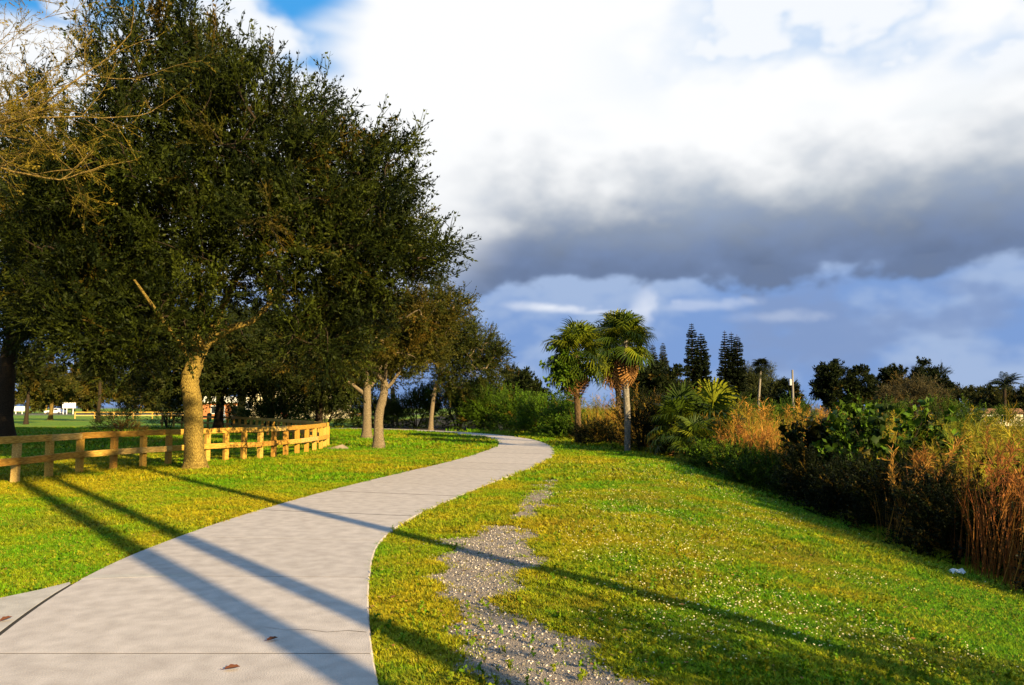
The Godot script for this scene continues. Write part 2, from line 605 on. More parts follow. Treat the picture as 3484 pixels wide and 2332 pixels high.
func grow(m: Mb, p: Vector3, dir: Vector3, length: float, r: float, depth: int, ends: Array) -> void:
	var pts := [p]
	var d := dir.normalized()
	var steps := 4
	for i in steps:
		d = (d + ball() * 0.16 + Vector3(0, 0.03, 0)).normalized()
		pts.append(pts[-1] + d * length / steps)
	m.tube(pts, taper(r, r * 0.55, steps + 1), 6 if depth > 2 else 4, 0.05)
	if depth <= 2:
		for i in range(1, steps + 1):
			ends.append([pts[i], d])
	if depth == 0:
		return
	var n := 3 if depth > 1 else 2
	for i in n:
		var at: Vector3 = pts[rng.randi_range(2, steps)] if i > 0 else pts[steps]
		var nd := (d + ball() * (0.45 if i == 0 else 0.85)).normalized()
		grow(m, at, nd, length * rnd(0.55, 0.85), r * (0.58 if i == 0 else 0.42), depth - 1, ends)

# the tall narrow pines: [x offset, height] per spire
func tier_pine(label: String, base: Vector3, spires: Array, width: float, tint: Color) -> void:
	var t := thing("island_pine", label, "pine tree", base, "tall pines on the skyline")
	var where := []
	var tints := PackedColorArray()
	var m := Mb.new()
	for s in spires:
		var h: float = s[1]
		m.tube([Vector3(s[0] * 0.5, -0.3, 0), Vector3(s[0], h * 0.5, 0), Vector3(s[0], h, 0)], [0.22, 0.15, 0.03], 7, 0.03)
		var y: float = s[2]
		while y < h - 0.2:
			var k: float = (y - s[2]) / (h - s[2])
			var reach: float = width * (0.55 + 0.45 * sin(minf(1.0, k * 3.0 + 0.3) * PI * 0.5)) * pow(1.0 - k, 0.55) * rnd(0.75, 1.15) + 0.12
			for j in 9:
				var a := TAU * j / 9.0 + rnd(-0.3, 0.3)
				var d := Vector3(cos(a), rnd(0.0, 0.3) , sin(a))
				where.append(Transform3D(aim(d, reach * rnd(0.8, 1.1)), Vector3(s[0], y, 0)))
				tints.append(tint * rnd(0.7, 1.3))
			y += rnd(0.28, 0.42)
	part("trunk", m.mesh(), M.dark_bark, t)
	copies("branches", twigs.pine, M.leaf, where, tints, t)

# ---------------------------------------------------------------- pieces
func fence(called: String, label: String, posts: Array, height: float, wood: Array, post_r := 0.062) -> Node3D:
	var base := Vector3(posts[0].x, 0, posts[0].y)
	var t := thing(called, label, "fence", base)
	var o := PackedVector2Array([Vector2(-0.058, -0.07), Vector2(0.058, -0.07), Vector2(0.07, -0.058), Vector2(0.07, 0.058), Vector2(0.058, 0.07), Vector2(-0.058, 0.07), Vector2(-0.07, 0.058), Vector2(-0.07, -0.058)])
	var rail := PackedVector2Array([Vector2(-0.035, -0.075), Vector2(0.035, -0.075), Vector2(0.042, -0.068), Vector2(0.042, 0.068), Vector2(0.035, 0.075), Vector2(-0.035, 0.075), Vector2(-0.042, 0.068), Vector2(-0.042, -0.068)])
	var post_mesh := Mb.new()
	post_mesh.prism(o, Vector3(0, -0.3, 0), Vector3(0, height - 0.16, 0), Vector3.RIGHT, Vector3.BACK)
	var pm := post_mesh.mesh()
	for i in posts.size():
		var d: Vector2 = posts[mini(i + 1, posts.size() - 1)] - posts[maxi(i - 1, 0)]
		var b := Basis(Vector3.UP, -atan2(d.y, d.x) + rnd(-0.04, 0.04)) * Basis(Vector3.RIGHT, rnd(-0.012, 0.012))
		part("post", pm, wood[rng.randi() % wood.size()], t, Transform3D(b, Vector3(posts[i].x, 0, posts[i].y) - base))
	for i in posts.size() - 1:
		var a := Vector3(posts[i].x, 0, posts[i].y) - base
		var e := Vector3(posts[i + 1].x, 0, posts[i + 1].y) - base
		var d := (e - a).normalized()
		var out := Vector3(-d.z, 0, d.x)
		if out.dot(-(base + a)) < 0.0:
			out = -out
		var long := a.distance_to(e)
		for k in 2:
			var m := Mb.new()
			var x0 := 0.0 if k == 1 or i == 0 else 0.003
			m.prism(rail, Vector3(x0 - (0.08 if i == 0 else 0.0), 0, 0), Vector3(long - 0.003 + (0.08 if i == posts.size() - 2 else 0.0), 0, 0), Vector3.BACK, Vector3.UP)
			var y := height - 0.08 if k == 0 else height * 0.475
			var push := out * (0.0 if k == 0 else 0.102)
			part("rail", m.mesh(), wood[(i / 2 * 2 + k * 3 + i / 5) % wood.size()], t, Transform3D(Basis(d, Vector3.UP, d.cross(Vector3.UP)), a + push + Vector3(0, y + rnd(-0.008, 0.008), 0)))
	return t

func slab_mesh(l: Array, r: Array, y: float, g: float) -> ArrayMesh:
	var m := Mb.new()
	var k := 0.012
	var c := Color(g, g, g)
	var n := l.size()
	var lo := -0.12
	for i in n - 1:
		for e in [[l[i], l[i + 1], r[i], r[i + 1]], [r[i], r[i + 1], l[i], l[i + 1]]]:
			var a: Vector3 = e[0]
			var b: Vector3 = e[1]
			var inn := ((e[2] - a) as Vector3).normalized()
			var inn2 := ((e[3] - b) as Vector3).normalized()
			var up := Vector3(0, y, 0)
			m.quad(a + inn * k + up, b + inn2 * k + up, b + up - Vector3(0, k, 0), a + up - Vector3(0, k, 0), (Vector3.UP - inn).normalized(), c)
			m.quad(a + up - Vector3(0, k, 0), b + up - Vector3(0, k, 0), b + Vector3(0, lo, 0), a + Vector3(0, lo, 0), -inn, c)
		var li := ((r[i] - l[i]) as Vector3).normalized() * k
		var li2 := ((r[i + 1] - l[i + 1]) as Vector3).normalized() * k
		var u := Vector3(0, y, 0)
		m.quad(l[i] + li + u, l[i + 1] + li2 + u, r[i + 1] - li2 + u, r[i] - li + u, Vector3.UP, c)
	for i in [0, n - 1]:
		var f: Vector3 = (l[0] - l[1]).normalized() if i == 0 else (l[n - 1] - l[n - 2]).normalized()
		m.quad(l[i] + Vector3(0, y, 0), r[i] + Vector3(0, y, 0), r[i] + Vector3(0, lo, 0), l[i] + Vector3(0, lo, 0), f, c)
	return m.mesh()

func v3(p: Vector2, y := 0.0) -> Vector3:
	return Vector3(p.x, y, p.y)

func _ready() -> void:
	rng.seed = 4711
	tone.seed = 3; tone.frequency = 0.06; tone.fractal_octaves = 3
	fine.seed = 8; fine.frequency = 0.5; fine.fractal_octaves = 2
	# camera
	var cam := Camera3D.new()
	cam.name = "camera"
	add_child(cam)
	cam.position = Vector3(0, 1.6, 0)
	cam.rotation.x = deg_to_rad(4.77)
	cam.fov = 47.4
	cam.near = 0.05
	cam.far = 3000.0
	# sky, exposure
	var env := Environment.new()
	env.background_mode = Environment.BG_SKY
	var sm := PanoramaSkyMaterial.new()
	sm.panorama = make_sky()
	var sky := Sky.new()
	sky.sky_material = sm
	env.sky = sky
	env.tonemap_mode = Environment.TONE_MAPPER_LINEAR
	env.tonemap_exposure = 2.5
	env.sdfgi_enabled = true
	env.ssao_enabled = true
	env.ssil_enabled = true
	var we := WorldEnvironment.new()
	we.name = "world_environment"
	we.environment = env
	add_child(we)
	# low sun, behind and to the right
	var sun := DirectionalLight3D.new()
	sun.name = "sun"
	add_child(sun)
	var elev := deg_to_rad(20.0)
	sun.basis = Basis.looking_at(Vector3(-0.617 * cos(elev), -sin(elev), -0.787 * cos(elev)))
	sun.light_energy = 1.6
	sun.light_color = Color(1.0, 0.885, 0.665)
	sun.light_angular_distance = 0.5
	sun.shadow_enabled = true

	make_materials()
	make_ground()
	make_path()
	make_fences()
	make_trees()
	make_right_bank()
	make_far_right()
	make_far_left()
	make_casters()
	make_lawn()
	make_bits()

func make_materials() -> void:
	# bark
	var bark_a := noise_tex(0.03, Color(0.34, 0.31, 0.25), Color(1, 1, 1), 21, 6, 512)
	var bark_h := noise_tex(0.03, Color(0, 0, 0), Color(1, 1, 1), 22, 5, 512)
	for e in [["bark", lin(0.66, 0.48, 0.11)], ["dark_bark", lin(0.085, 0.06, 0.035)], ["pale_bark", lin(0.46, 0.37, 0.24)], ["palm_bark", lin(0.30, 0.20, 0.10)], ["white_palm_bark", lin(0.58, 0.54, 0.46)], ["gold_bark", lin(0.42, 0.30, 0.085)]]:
		var m := mat(e[1], 0.9)
		m.albedo_texture = bark_a
		m.uv1_triplanar = true
		m.uv1_scale = Vector3(2.2, 0.9, 2.2)
		m.heightmap_enabled = true
		m.heightmap_texture = bark_h
		m.heightmap_scale = 3.5
		M[e[0]] = m
	M.bark.uv1_scale = Vector3(2.6, 0.9, 2.6)
	M.bark.heightmap_scale = 5.0
	M.palm_bark.uv1_scale = Vector3(0.8, 3.5, 0.8)
	M.white_palm_bark.uv1_scale = Vector3(0.8, 3.0, 0.8)
	# foliage, tinted by each copy
	M.leaf = leaf_mat()
	M.grass = leaf_mat(0.3, 0.6)
	M.grass.metallic_specular = 0.25
	M.palm = []
	for c in [lin(0.055, 0.09, 0.008), lin(0.11, 0.15, 0.012), lin(0.035, 0.06, 0.008), lin(0.19, 0.21, 0.014)]:
		var m := leaf_mat(0.3, 0.42)
		m.albedo_color = c
		M.palm.append(m)
	M.dead_palm = []
	for c in [lin(0.26, 0.13, 0.04), lin(0.17, 0.085, 0.03)]:
		var m := leaf_mat(0.25, 0.8)
		m.albedo_color = c
		M.dead_palm.append(m)
	M.fans = [fan_mesh(26, 0.5), fan_mesh(24, 0.75), fan_mesh(26, 0.3)]
	M.dead_fans = [fan_mesh(20, 1.1), fan_mesh(18, 1.4)]
	# wood
	var grain := noise_tex(0.012, Color(0.70, 0.62, 0.52), Color(1, 1, 1), 31, 5, 512)
	M.wood = []
	for c in [lin(0.68, 0.43, 0.075), lin(0.61, 0.36, 0.055), lin(0.72, 0.48, 0.10), lin(0.65, 0.40, 0.07), lin(0.76, 0.56, 0.19), lin(0.56, 0.32, 0.055)]:
		var m := mat(c, 0.8)
		m.albedo_texture = grain
		m.uv1_triplanar = true
		m.uv1_scale = Vector3(0.7, 5.0, 5.0)
		m.heightmap_enabled = true
		m.heightmap_texture = grain
		m.heightmap_scale = 0.25
		M.wood.append(m)
	# concrete: fine sand, pale and dark blotches, a brushed finish
	var fine_sand := noise_tex(0.16, Color(0.84, 0.83, 0.82), Color(1, 1, 1), 41, 3, 512)
	var blotch := noise_tex(0.02, Color(0.85, 0.845, 0.84), Color(1.0, 1.0, 1.0), 42, 7, 1024)
	var relief := noise_tex(0.12, Color(0, 0, 0), Color(1, 1, 1), 43, 4, 512)
	for e in [["concrete", lin(0.63, 0.565, 0.515)], ["new_concrete", lin(0.58, 0.54, 0.48)]]:
		var m := mat(e[1], 0.88, true)
		m.albedo_texture = fine_sand
		m.uv1_triplanar = true
		m.uv1_world_triplanar = true
		m.uv1_scale = Vector3(1.1, 1.1, 1.1)
		m.detail_enabled = true
		m.detail_albedo = blotch
		m.detail_blend_mode = BaseMaterial3D.BLEND_MODE_MUL
		m.detail_uv_layer = BaseMaterial3D.DETAIL_UV_2
		m.uv2_triplanar = true
		m.uv2_world_triplanar = true
		m.uv2_scale = Vector3(0.19, 0.19, 0.19)
		m.heightmap_enabled = true
		m.heightmap_texture = relief
		m.heightmap_scale = 0.35
		M[e[0]] = m
	# earth
	var soil := noise_tex(0.10, Color(0.45, 0.42, 0.38), Color(1, 1, 1), 51, 4, 512)
	M.ground = mat(Color.WHITE, 0.95, true)
	M.ground.albedo_texture = soil
	M.ground.uv1_triplanar = true
	M.ground.uv1_world_triplanar = true
	M.ground.uv1_scale = Vector3(0.9, 0.9, 0.9)
	M.ground.heightmap_enabled = true
	M.ground.heightmap_texture = soil
	M.ground.heightmap_scale = 2.0
	M.gravel = mat(lin(0.40, 0.33, 0.265), 0.95)
	M.gravel.albedo_texture = noise_tex(0.2, Color(0.55, 0.53, 0.5), Color(1, 1, 1), 52, 4, 512)
	M.gravel.uv1_triplanar = true
	M.gravel.uv1_world_triplanar = true
	M.gravel.uv1_scale = Vector3(1.3, 1.3, 1.3)
	M.gravel.heightmap_enabled = true
	M.gravel.heightmap_texture = soil
	M.gravel.heightmap_scale = 1.5
	M.stone = mat(Color.WHITE, 0.85, true)
	M.flower = mat(Color.WHITE, 0.7, true)
	M.white = mat(lin(0.78, 0.78, 0.76), 0.5)
	M.cream = mat(lin(0.66, 0.58, 0.38), 0.85)
	M.brick = mat(lin(0.42, 0.16, 0.06), 0.9)
	M.tile = mat(lin(0.17, 0.09, 0.06), 0.85)
	M.glass = mat(lin(0.02, 0.025, 0.03), 0.12)
	M.rubber = mat(lin(0.02, 0.02, 0.02), 0.7)
	M.steel = mat(lin(0.45, 0.46, 0.48), 0.4)
	M.green_paint = mat(lin(0.012, 0.05, 0.03), 0.5)
	M.red_wood = mat(lin(0.32, 0.07, 0.03), 0.8)
	M.dirt = mat(lin(0.03, 0.026, 0.02), 0.95)
	M.grey_wood = mat(lin(0.20, 0.18, 0.15), 0.9)
	M.house_wall = mat(lin(0.66, 0.60, 0.42), 0.8)
	M.bench_paint = mat(lin(0.70, 0.55, 0.24), 0.6)
	M.car_paint = mat(lin(0.80, 0.80, 0.80), 0.25)
	M.dead_leaf = mat(lin(0.10, 0.035, 0.015), 0.8)
	M.dark_frond = leaf_mat(0.2, 0.5)
	M.dark_frond.albedo_color = lin(0.014, 0.02, 0.006)
	# shared twigs
	twigs.oak = twig_mesh(34, 0.13, 0.055, 0.75)
	twigs.oak2 = twig_mesh(28, 0.12, 0.05, 0.6, 2)
	twigs.oak3 = twig_mesh(40, 0.12, 0.055, 0.85, 4)
	twigs.wisp = twig_mesh(13, 0.10, 0.045, 0.55, 2)
	twigs.mass = twig_mesh(40, 0.30, 0.15, 0.9, 4)
	twigs.broad = twig_mesh(14, 0.34, 0.26, 0.8, 2, true)
	twigs.feather = twig_mesh(40, 0.22, 0.02, 0.5, 5)
	twigs.bare = twig_mesh(3, 0.10, 0.04, 0.6, 6)
	twigs.pine = twig_mesh(90, 0.26, 0.085, 0.6, 0, false, 0.02)

func make_ground() -> void:
	bare_shapes = [
		PackedVector2Array([Vector2(-0.04, -11.6), Vector2(0.30, -14.7), Vector2(0.72, -17.2), Vector2(1.02, -17.4), Vector2(0.70, -14.6), Vector2(0.42, -12.0), Vector2(0.18, -10.9)]),
		PackedVector2Array([Vector2(-0.42, -10.6), Vector2(0.17, -10.6), Vector2(0.30, -9.3), Vector2(0.26, -8.19), Vector2(0.0, -7.38), Vector2(-0.02, -6.57), Vector2(0.06, -5.92), Vector2(0.30, -5.6), Vector2(0.70, -5.25), Vector2(0.82, -4.66), Vector2(0.7, -3.2), Vector2(0.1, -3.2), Vector2(-0.08, -4.66), Vector2(-0.40, -5.3), Vector2(-0.44, -6.04), Vector2(-0.62, -7.03), Vector2(-0.82, -8.19), Vector2(-0.88, -9.4)])]
	for p in [[-10.53, -16.71], [-10.52, -17.9], [-10.46, -19.05], [-10.2, -20.15], [-9.84, -21.0], [-9.5, -21.75], [-9.2, -22.4], [-8.9, -22.95], [-8.55, -23.5], [-8.17, -23.95], [-7.83, -24.45], [-7.62, -25.15], [-7.47, -25.95], [-7.34, -26.85], [-7.27, -27.8], [-7.24, -28.8], [-7.25, -29.8], [-7.33, -30.75]]:
		fence_line.append(Vector2(p[0], p[1]))
	var xs := []
	var zs := []
	for v in [-900.0, -450.0, -250.0, -150.0, -100.0, -70.0, -50.0, -40.0, -32.0, -26.0, -22.0, -19.0, -16.5, -14.5]:
		xs.append(v)
	for i in 66:
		xs.append(-13.0 + i * 0.4)
	for v in [14.0, 16.0, 19.0, 24.0, 32.0, 45.0, 65.0, 100.0, 150.0, 250.0, 450.0, 900.0]:
		xs.append(v)
	for v in [40.0, 20.0, 12.0, 8.0, 5.0, 3.0, 1.5]:
		zs.append(v)
	for i in 100:
		zs.append(-i * 0.4)
	for i in 22:
		zs.append(-40.0 - i * 2.0)
	for v in [-95.0, -115.0, -145.0, -190.0, -260.0, -400.0, -700.0, -1400.0]:
		zs.append(v)
	var m := Mb.new()
	var w := xs.size()
	for z in zs:
		for x in xs:
			var e := 0.2
			var nm := Vector3(land(x - e, z) - land(x + e, z), 2.0 * e, land(x, z - e) - land(x, z + e)).normalized()
			var c := mixc(Color(0.07, 0.05, 0.016), turf(x, z), 0.62)
			if z < -50.0:
				c = mixc(c, turf(x, z) * 1.45, smoothstep(-50.0, -66.0, z))
			# earth under the fence and round the oak, mud under the reeds
			var p := Vector2(x, z)
			var near := 99.0
			for i in fence_line.size() - 1:
				near = minf(near, p.distance_to(Geometry2D.get_closest_point_to_segment(p, fence_line[i], fence_line[i + 1])))
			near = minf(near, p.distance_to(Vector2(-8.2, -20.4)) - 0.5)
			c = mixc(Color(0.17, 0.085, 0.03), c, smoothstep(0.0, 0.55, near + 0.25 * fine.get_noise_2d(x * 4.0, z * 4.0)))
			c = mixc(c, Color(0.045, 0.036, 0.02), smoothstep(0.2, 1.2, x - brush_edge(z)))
			if x < -20.0 and z < -185.0 and z > -205.0:
				c = Color(0.2, 0.19, 0.18)
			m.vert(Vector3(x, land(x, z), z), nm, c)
	for j in zs.size() - 1:
		for i in w - 1:
			var a := j * w + i
			m.face(a, a + 1, a + w + 1)
			m.face(a, a + w + 1, a + w)
	tag(part("ground", m.mesh(), M.ground), "grassy park ground falling away to the wetland on the right", "", "", "structure")

func make_path() -> void:
	var st := [[-1.4, 1.2, 0.8, 1.2], [-2.55, -2.85, -0.3, -2.85], [-3.43, -5.15, -0.89, -5.15], [-3.99, -7.5, -1.32, -7.4], [-4.08, -9.7, -1.55, -9.4], [-3.9, -12.2, -1.42, -11.5], [-3.5, -15.0, -0.95, -14.1], [-2.75, -18.8, -0.2, -17.6], [-1.85, -23.0, 0.75, -21.8], [-1.1, -27.8, 1.42, -26.6], [-0.6, -33.0, 1.6, -32.0], [-0.72, -37.5, 1.15, -38.0], [-1.4, -41.8, 0.0, -43.2], [-2.9, -46.3, -1.9, -48.2], [-5.5, -51.5, -5.0, -53.7], [-10.0, -56.5, -9.4, -58.9], [-18.0, -60.0, -17.6, -62.4]]
	var lp := []
	var rp := []
	for s in st:
		lp.append(Vector3(s[0], 0, s[1])); rp.append(Vector3(s[2], 0, s[3]))
	var path := Node3D.new()
	path.name = "path"
	add_child(path)
	tag(path, "pale concrete footpath curving through the park", "", "", "structure")
	# one slab about every 2.3 m
	var shape_l := []
	var shape_r := []
	for i in st.size() - 1:
		var p0 := maxi(i - 1, 0)
		var p3 := mini(i + 2, st.size() - 1)
		var cuts: int = maxi(1, int(round(lp[i].lerp(rp[i], 0.5).distance_to(lp[i + 1].lerp(rp[i + 1], 0.5)) / 2.35)))
		var span: float = lp[i].distance_to(lp[i + 1])
		for c in cuts:
			var l := []
			var r := []
			var gap := 0.006 / span
			for k in 7:
				var t := lerpf(float(c) / cuts + gap, float(c + 1) / cuts - gap, k / 6.0)
				l.append(lp[i].cubic_interpolate(lp[i + 1], lp[p0], lp[p3], t))
				r.append(rp[i].cubic_interpolate(rp[i + 1], rp[p0], rp[p3], t))
			shape_l.append_array(l)
			shape_r.append_array(r)
			part("slab", slab_mesh(l, r, 0.03 + rnd(-0.0006, 0.0006), rnd(0.95, 1.04)), M.concrete, path)
	for q in shape_l:
		path_shape.append(Vector2(q.x, q.z))
		path_left.append(Vector2(q.x, q.z))
	for i in range(shape_r.size() - 1, -1, -1):
		path_shape.append(Vector2(shape_r[i].x, shape_r[i].z))
	for q in shape_r:
		path_right.append(Vector2(q.x, q.z))
	# dirt packed into the joints
	for i in range(7, shape_l.size(), 7):
		var a: Vector3 = shape_l[i - 1].lerp(shape_l[i], 0.5)
		var e: Vector3 = shape_r[i - 1].lerp(shape_r[i], 0.5)
		var jm := Mb.new()
		var along := (e - a).normalized()
		var cross_ := Vector3(-along.z, 0, along.x)
		jm.prism(PackedVector2Array([Vector2(-0.03, -0.05), Vector2(0.03, -0.05), Vector2(0.03, 0.0297), Vector2(-0.03, 0.0297)]), a + along * 0.02, e - along * 0.02, cross_, Vector3.UP)
		part("joint_dirt", jm.mesh(), M.dirt, path)
	# mortar smeared over the joint
	var patch := Mb.new()
	var outline := PackedVector2Array([Vector2(-3.97, -7.50), Vector2(-3.55, -7.55), Vector2(-3.0, -7.53), Vector2(-3.0, -7.5), Vector2(-2.95, -7.42), Vector2(-3.3, -7.43), Vector2(-3.6, -7.38), Vector2(-3.96, -7.33)])
	patch.prism(outline, Vector3(0, 0.028, 0), Vector3(0, 0.0318, 0), Vector3.RIGHT, Vector3.BACK, Color(1.2, 1.22, 1.25))
	part("mortar_patch", patch.mesh(), M.new_concrete, path)
	# a hairline crack running in from the right edge
	var crack := Mb.new()
	var run := [Vector3(-1.02, 0, -5.62), Vector3(-1.16, 0, -5.66), Vector3(-1.3, 0, -5.62), Vector3(-1.47, 0, -5.69), Vector3(-1.6, 0, -5.67), Vector3(-1.78, 0, -5.75)]
	for i in 5:
		var wd := 0.004 * (1.0 - i * 0.15)
		crack.quad(run[i] + Vector3(0, 0.0325, wd), run[i] + Vector3(0, 0.0325, -wd), run[i + 1] + Vector3(0, 0.0325, -wd * 0.8), run[i + 1] + Vector3(0, 0.0325, wd * 0.8), Vector3.UP)
	part("crack", crack.mesh(), M.dirt, path)
	# the walk that joins from the left
	var side := Node3D.new()
	side.name = "side_path"
	add_child(side)
	tag(side, "cream concrete walk joining the path from the left", "", "", "structure")
	var inner := []
	var outer := []
	for q in [[-3.965, -7.12, -4.0, -7.22], [-3.9, -6.8, -4.1, -6.92], [-3.84, -6.5, -4.25, -6.62], [-3.76, -6.15, -4.47, -6.3], [-3.68, -5.8, -4.75, -6.02], [-3.6, -5.5, -5.1, -5.75], [-3.5, -5.2, -5.6, -5.5], [-3.35, -4.75, -6.3, -5.2], [-3.2, -4.3, -7.0, -4.9]]:
		inner.append(Vector3(left_edge(q[1]) - 0.016, 0, q[1]))
		outer.append(Vector3(q[2], 0, q[3]))
	part("slab", slab_mesh(outer, inner, 0.0302, 1.0), M.new_concrete, side)
	var inner2 := []
	var outer2 := []
	for q in [[-3.2, -4.28, -7.0, -4.88], [-2.85, -3.3, -9.0, -4.2], [-2.5, -2.6, -12.0, -3.6]]:
		inner2.append(Vector3(left_edge(q[1] + 0.014) - 0.016, 0, q[1] + 0.014))
		outer2.append(Vector3(q[2], 0, q[3] + 0.014))
	part("slab", slab_mesh(outer2, inner2, 0.0302, 0.96), M.new_concrete, side)
	var seam := Mb.new()
	var edge := inner + inner2
	for i in edge.size() - 1:
		var o := Vector3(0.025, 0.0290, 0)
		seam.quad(edge[i] - Vector3(0.03, -0.0290, 0), edge[i] + o * Vector3(2.4, 1, 1), edge[i + 1] + o * Vector3(2.4, 1, 1), edge[i + 1] - Vector3(0.03, -0.0290, 0), Vector3.UP)
	part("joint_dirt", seam.mesh(), M.dirt, side)
	for q in outer + outer2:
		side_shape.append(Vector2(q.x, q.z))
	for i in range(inner2.size() - 1, -1, -1):
		side_shape.append(Vector2(inner2[i].x + 0.14, inner2[i].z))
	for i in range(inner.size() - 1, -1, -1):
		side_shape.append(Vector2(inner[i].x + 0.14, inner[i].z))

func left_edge(z: float) -> float:
	for i in path_left.size() - 1:
		var a := path_left[i]
		var b := path_left[i + 1]
		if a.y >= z and b.y < z:
			return lerpf(a.x, b.x, (a.y - z) / (a.y - b.y))
	return -3.5

func make_fences() -> void:
	var front := [Vector2(-10.45, -13.4), Vector2(-10.5, -14.5), Vector2(-10.53, -15.6)]
	for p in fence_line:
		front.append(p)
	fence("wooden_fence", "low honey brown two rail timber fence passing just behind the big oak trunk", front, 1.0, M.wood)
	var back := []
	var line := smooth_line([Vector2(-7.5, -31.9), Vector2(-9.4, -36.0), Vector2(-12.5, -42.0), Vector2(-17.0, -50.0), Vector2(-22.5, -58.0), Vector2(-29.0, -65.0)], 6)
	for p in line:
		back.append(p)
	fence("wooden_fence", "shaded far run of the timber fence leading away behind the sunlit run", back, 1.0, [M.wood[1], M.wood[5], M.wood[3]])
	var far := []
	for i in 9:
		far.append(Vector2(-63.0 + i * 2.6, -113.0 - i * 0.4))
	fence("wooden_fence", "small distant wooden fence on the bright grass by the lit slim trunk", far, 1.0, [M.wood[2], M.wood[4]])
	var low := []
	for i in 8:
		low.append(Vector2(-42.0 + i * 2.9, -118.0))
	fence("wooden_fence", "distant fence stretch in shade below the pair of legs of the white sign", low, 0.8, [M.wood[1], M.wood[5]])

func make_trees() -> void:
	# the big oak
	tree("oak_tree", "big dark oak with a curved golden trunk standing in front of the fence", "tree", "", Vector3(-8.2, 0, -20.4),
		[Vector3(-8.2, 0, -20.4), Vector3(-8.27, 0.85, -20.4), Vector3(-8.31, 1.65, -20.4), Vector3(-8.42, 2.3, -20.4), Vector3(-8.28, 2.78, -20.4)], 0.25, 0.215,
		[[[Vector3(-8.28, 2.7, -20.4), Vector3(-7.95, 3.25, -20.3), Vector3(-7.25, 3.65, -20.1), Vector3(-6.7, 3.85, -20.1), Vector3(-6.25, 4.4, -20.2), Vector3(-5.7, 5.1, -20.6), Vector3(-4.6, 6.0, -20.8)], 0.115, 0.035],
		[[Vector3(-8.32, 2.7, -20.45), Vector3(-8.35, 3.5, -20.6), Vector3(-8.4, 4.6, -20.8), Vector3(-8.8, 6.5, -21.0), Vector3(-9.3, 9.0, -21.2)], 0.15, 0.03],
		[[Vector3(-8.4, 2.6, -20.45), Vector3(-9.0, 3.5, -21.2), Vector3(-9.9, 4.5, -22.0), Vector3(-11.0, 5.8, -22.5)], 0.05, 0.02],
		[[Vector3(-9.9, 4.5, -22.0), Vector3(-11.4, 6.3, -21.0), Vector3(-12.5, 8.6, -21.0)], 0.06, 0.02],
		[[Vector3(-9.0, 3.5, -21.2), Vector3(-10.2, 4.8, -19.8), Vector3(-11.1, 6.9, -19.2)], 0.03, 0.015],
		[[Vector3(-9.9, 4.5, -22.0), Vector3(-11.5, 4.6, -21.0), Vector3(-12.8, 4.9, -20.8)], 0.05, 0.02],
		[[Vector3(-8.28, 2.75, -20.5), Vector3(-7.85, 4.2, -20.9), Vector3(-7.1, 6.4, -21.2), Vector3(-6.4, 9.0, -21.2)], 0.14, 0.03],
		[[Vector3(-6.25, 4.4, -20.2), Vector3(-6.5, 5.4, -20.0), Vector3(-6.2, 6.6, -19.6)], 0.07, 0.025],
		[[Vector3(-8.3, 2.75, -20.4), Vector3(-8.6, 3.6, -19.4), Vector3(-8.9, 4.6, -18.2)], 0.09, 0.025]],
		[[-9.6, 10.2, -20.6, 1.7, 2.2, 2.6, 112], [-7.9, 10.2, -20.8, 1.5, 1.2, 2.4, 46], [-6.7, 8.7, -20.6, 2.2, 1.9, 2.8, 118], [-4.4, 7.0, -20.5, 1.95, 2.0, 2.6, 118], [-3.3, 5.6, -20.4, 1.4, 1.05, 1.9, 64],
		[-5.1, 5.6, -20.6, 2.2, 1.9, 2.9, 130], [-9.5, 7.1, -20.7, 2.6, 2.7, 3.1, 190], [-9.7, 3.3, -19.8, 1.3, 0.9, 1.4, 42], [-5.0, 3.5, -20.4, 1.2, 0.9, 1.8, 44], [-7.0, 6.4, -21.0, 2.6, 2.0, 2.8, 110], [-11.6, 5.0, -20.8, 1.9, 2.1, 2.4, 85], [-12.4, 8.0, -21.0, 1.6, 2.2, 2.2, 75], [-11.0, 6.2, -19.2, 1.8, 1.8, 1.2, 70], [-10.6, 4.0, -19.6, 1.3, 1.0, 1.1, 40], [-8.3, 4.0, -19.4, 1.2, 0.7, 0.9, 22]],
		{"twigs": ["wisp", "oak", "oak2", "oak3"], "size": 0.8, "each": 9, "rise": 0.6, "gold": 0.03, "wisps": 2, "twig_bark": M.dark_bark, "branch_r": 0.026, "lo": Color(0.007, 0.013, 0.003), "hi": Color(0.056, 0.072, 0.007)})  # thin branches get dark bark so their colour reads as unlit
	# the half bare tree reaching in from the left
	var bare := thing("bare_tree", "half bare tree with pale yellow branches reaching in at the upper left", "tree", Vector3(-13.5, 0.0, -13.6))
	var bm := Mb.new()
	bm.tube([Vector3(0, -0.5, 0), Vector3(0.1, 1.5, 0), Vector3(0.0, 3.2, 0.1), Vector3(0.2, 5.3, 0)], [0.3, 0.22, 0.2, 0.17], 12, 0.06)
	part("trunk", bm.mesh(), M.gold_bark, bare)
	var ends := []
	var lm := Mb.new()
	for g in [[Vector3(0.2, 5.2, 0), Vector3(0.95, 0.5, 0.1), 2.6, 0.10], [Vector3(0.15, 5.0, 0), Vector3(0.95, 0.48, -0.25), 2.4, 0.09], [Vector3(0.2, 5.3, 0), Vector3(0.7, 0.8, 0.2), 2.7, 0.08], [Vector3(0.15, 4.8, 0), Vector3(0.85, 0.55, 0.25), 2.3, 0.06], [Vector3(0.2, 5.3, 0), Vector3(0.35, 1.0, -0.2), 3.0, 0.09], [Vector3(0.2, 4.4, 0), Vector3(-0.6, 0.8, 0.3), 3.0, 0.09]]:
		grow(lm, g[0], g[1], g[2], g[3], 4, ends)
	part("branches", lm.mesh(), M.gold_bark, bare)
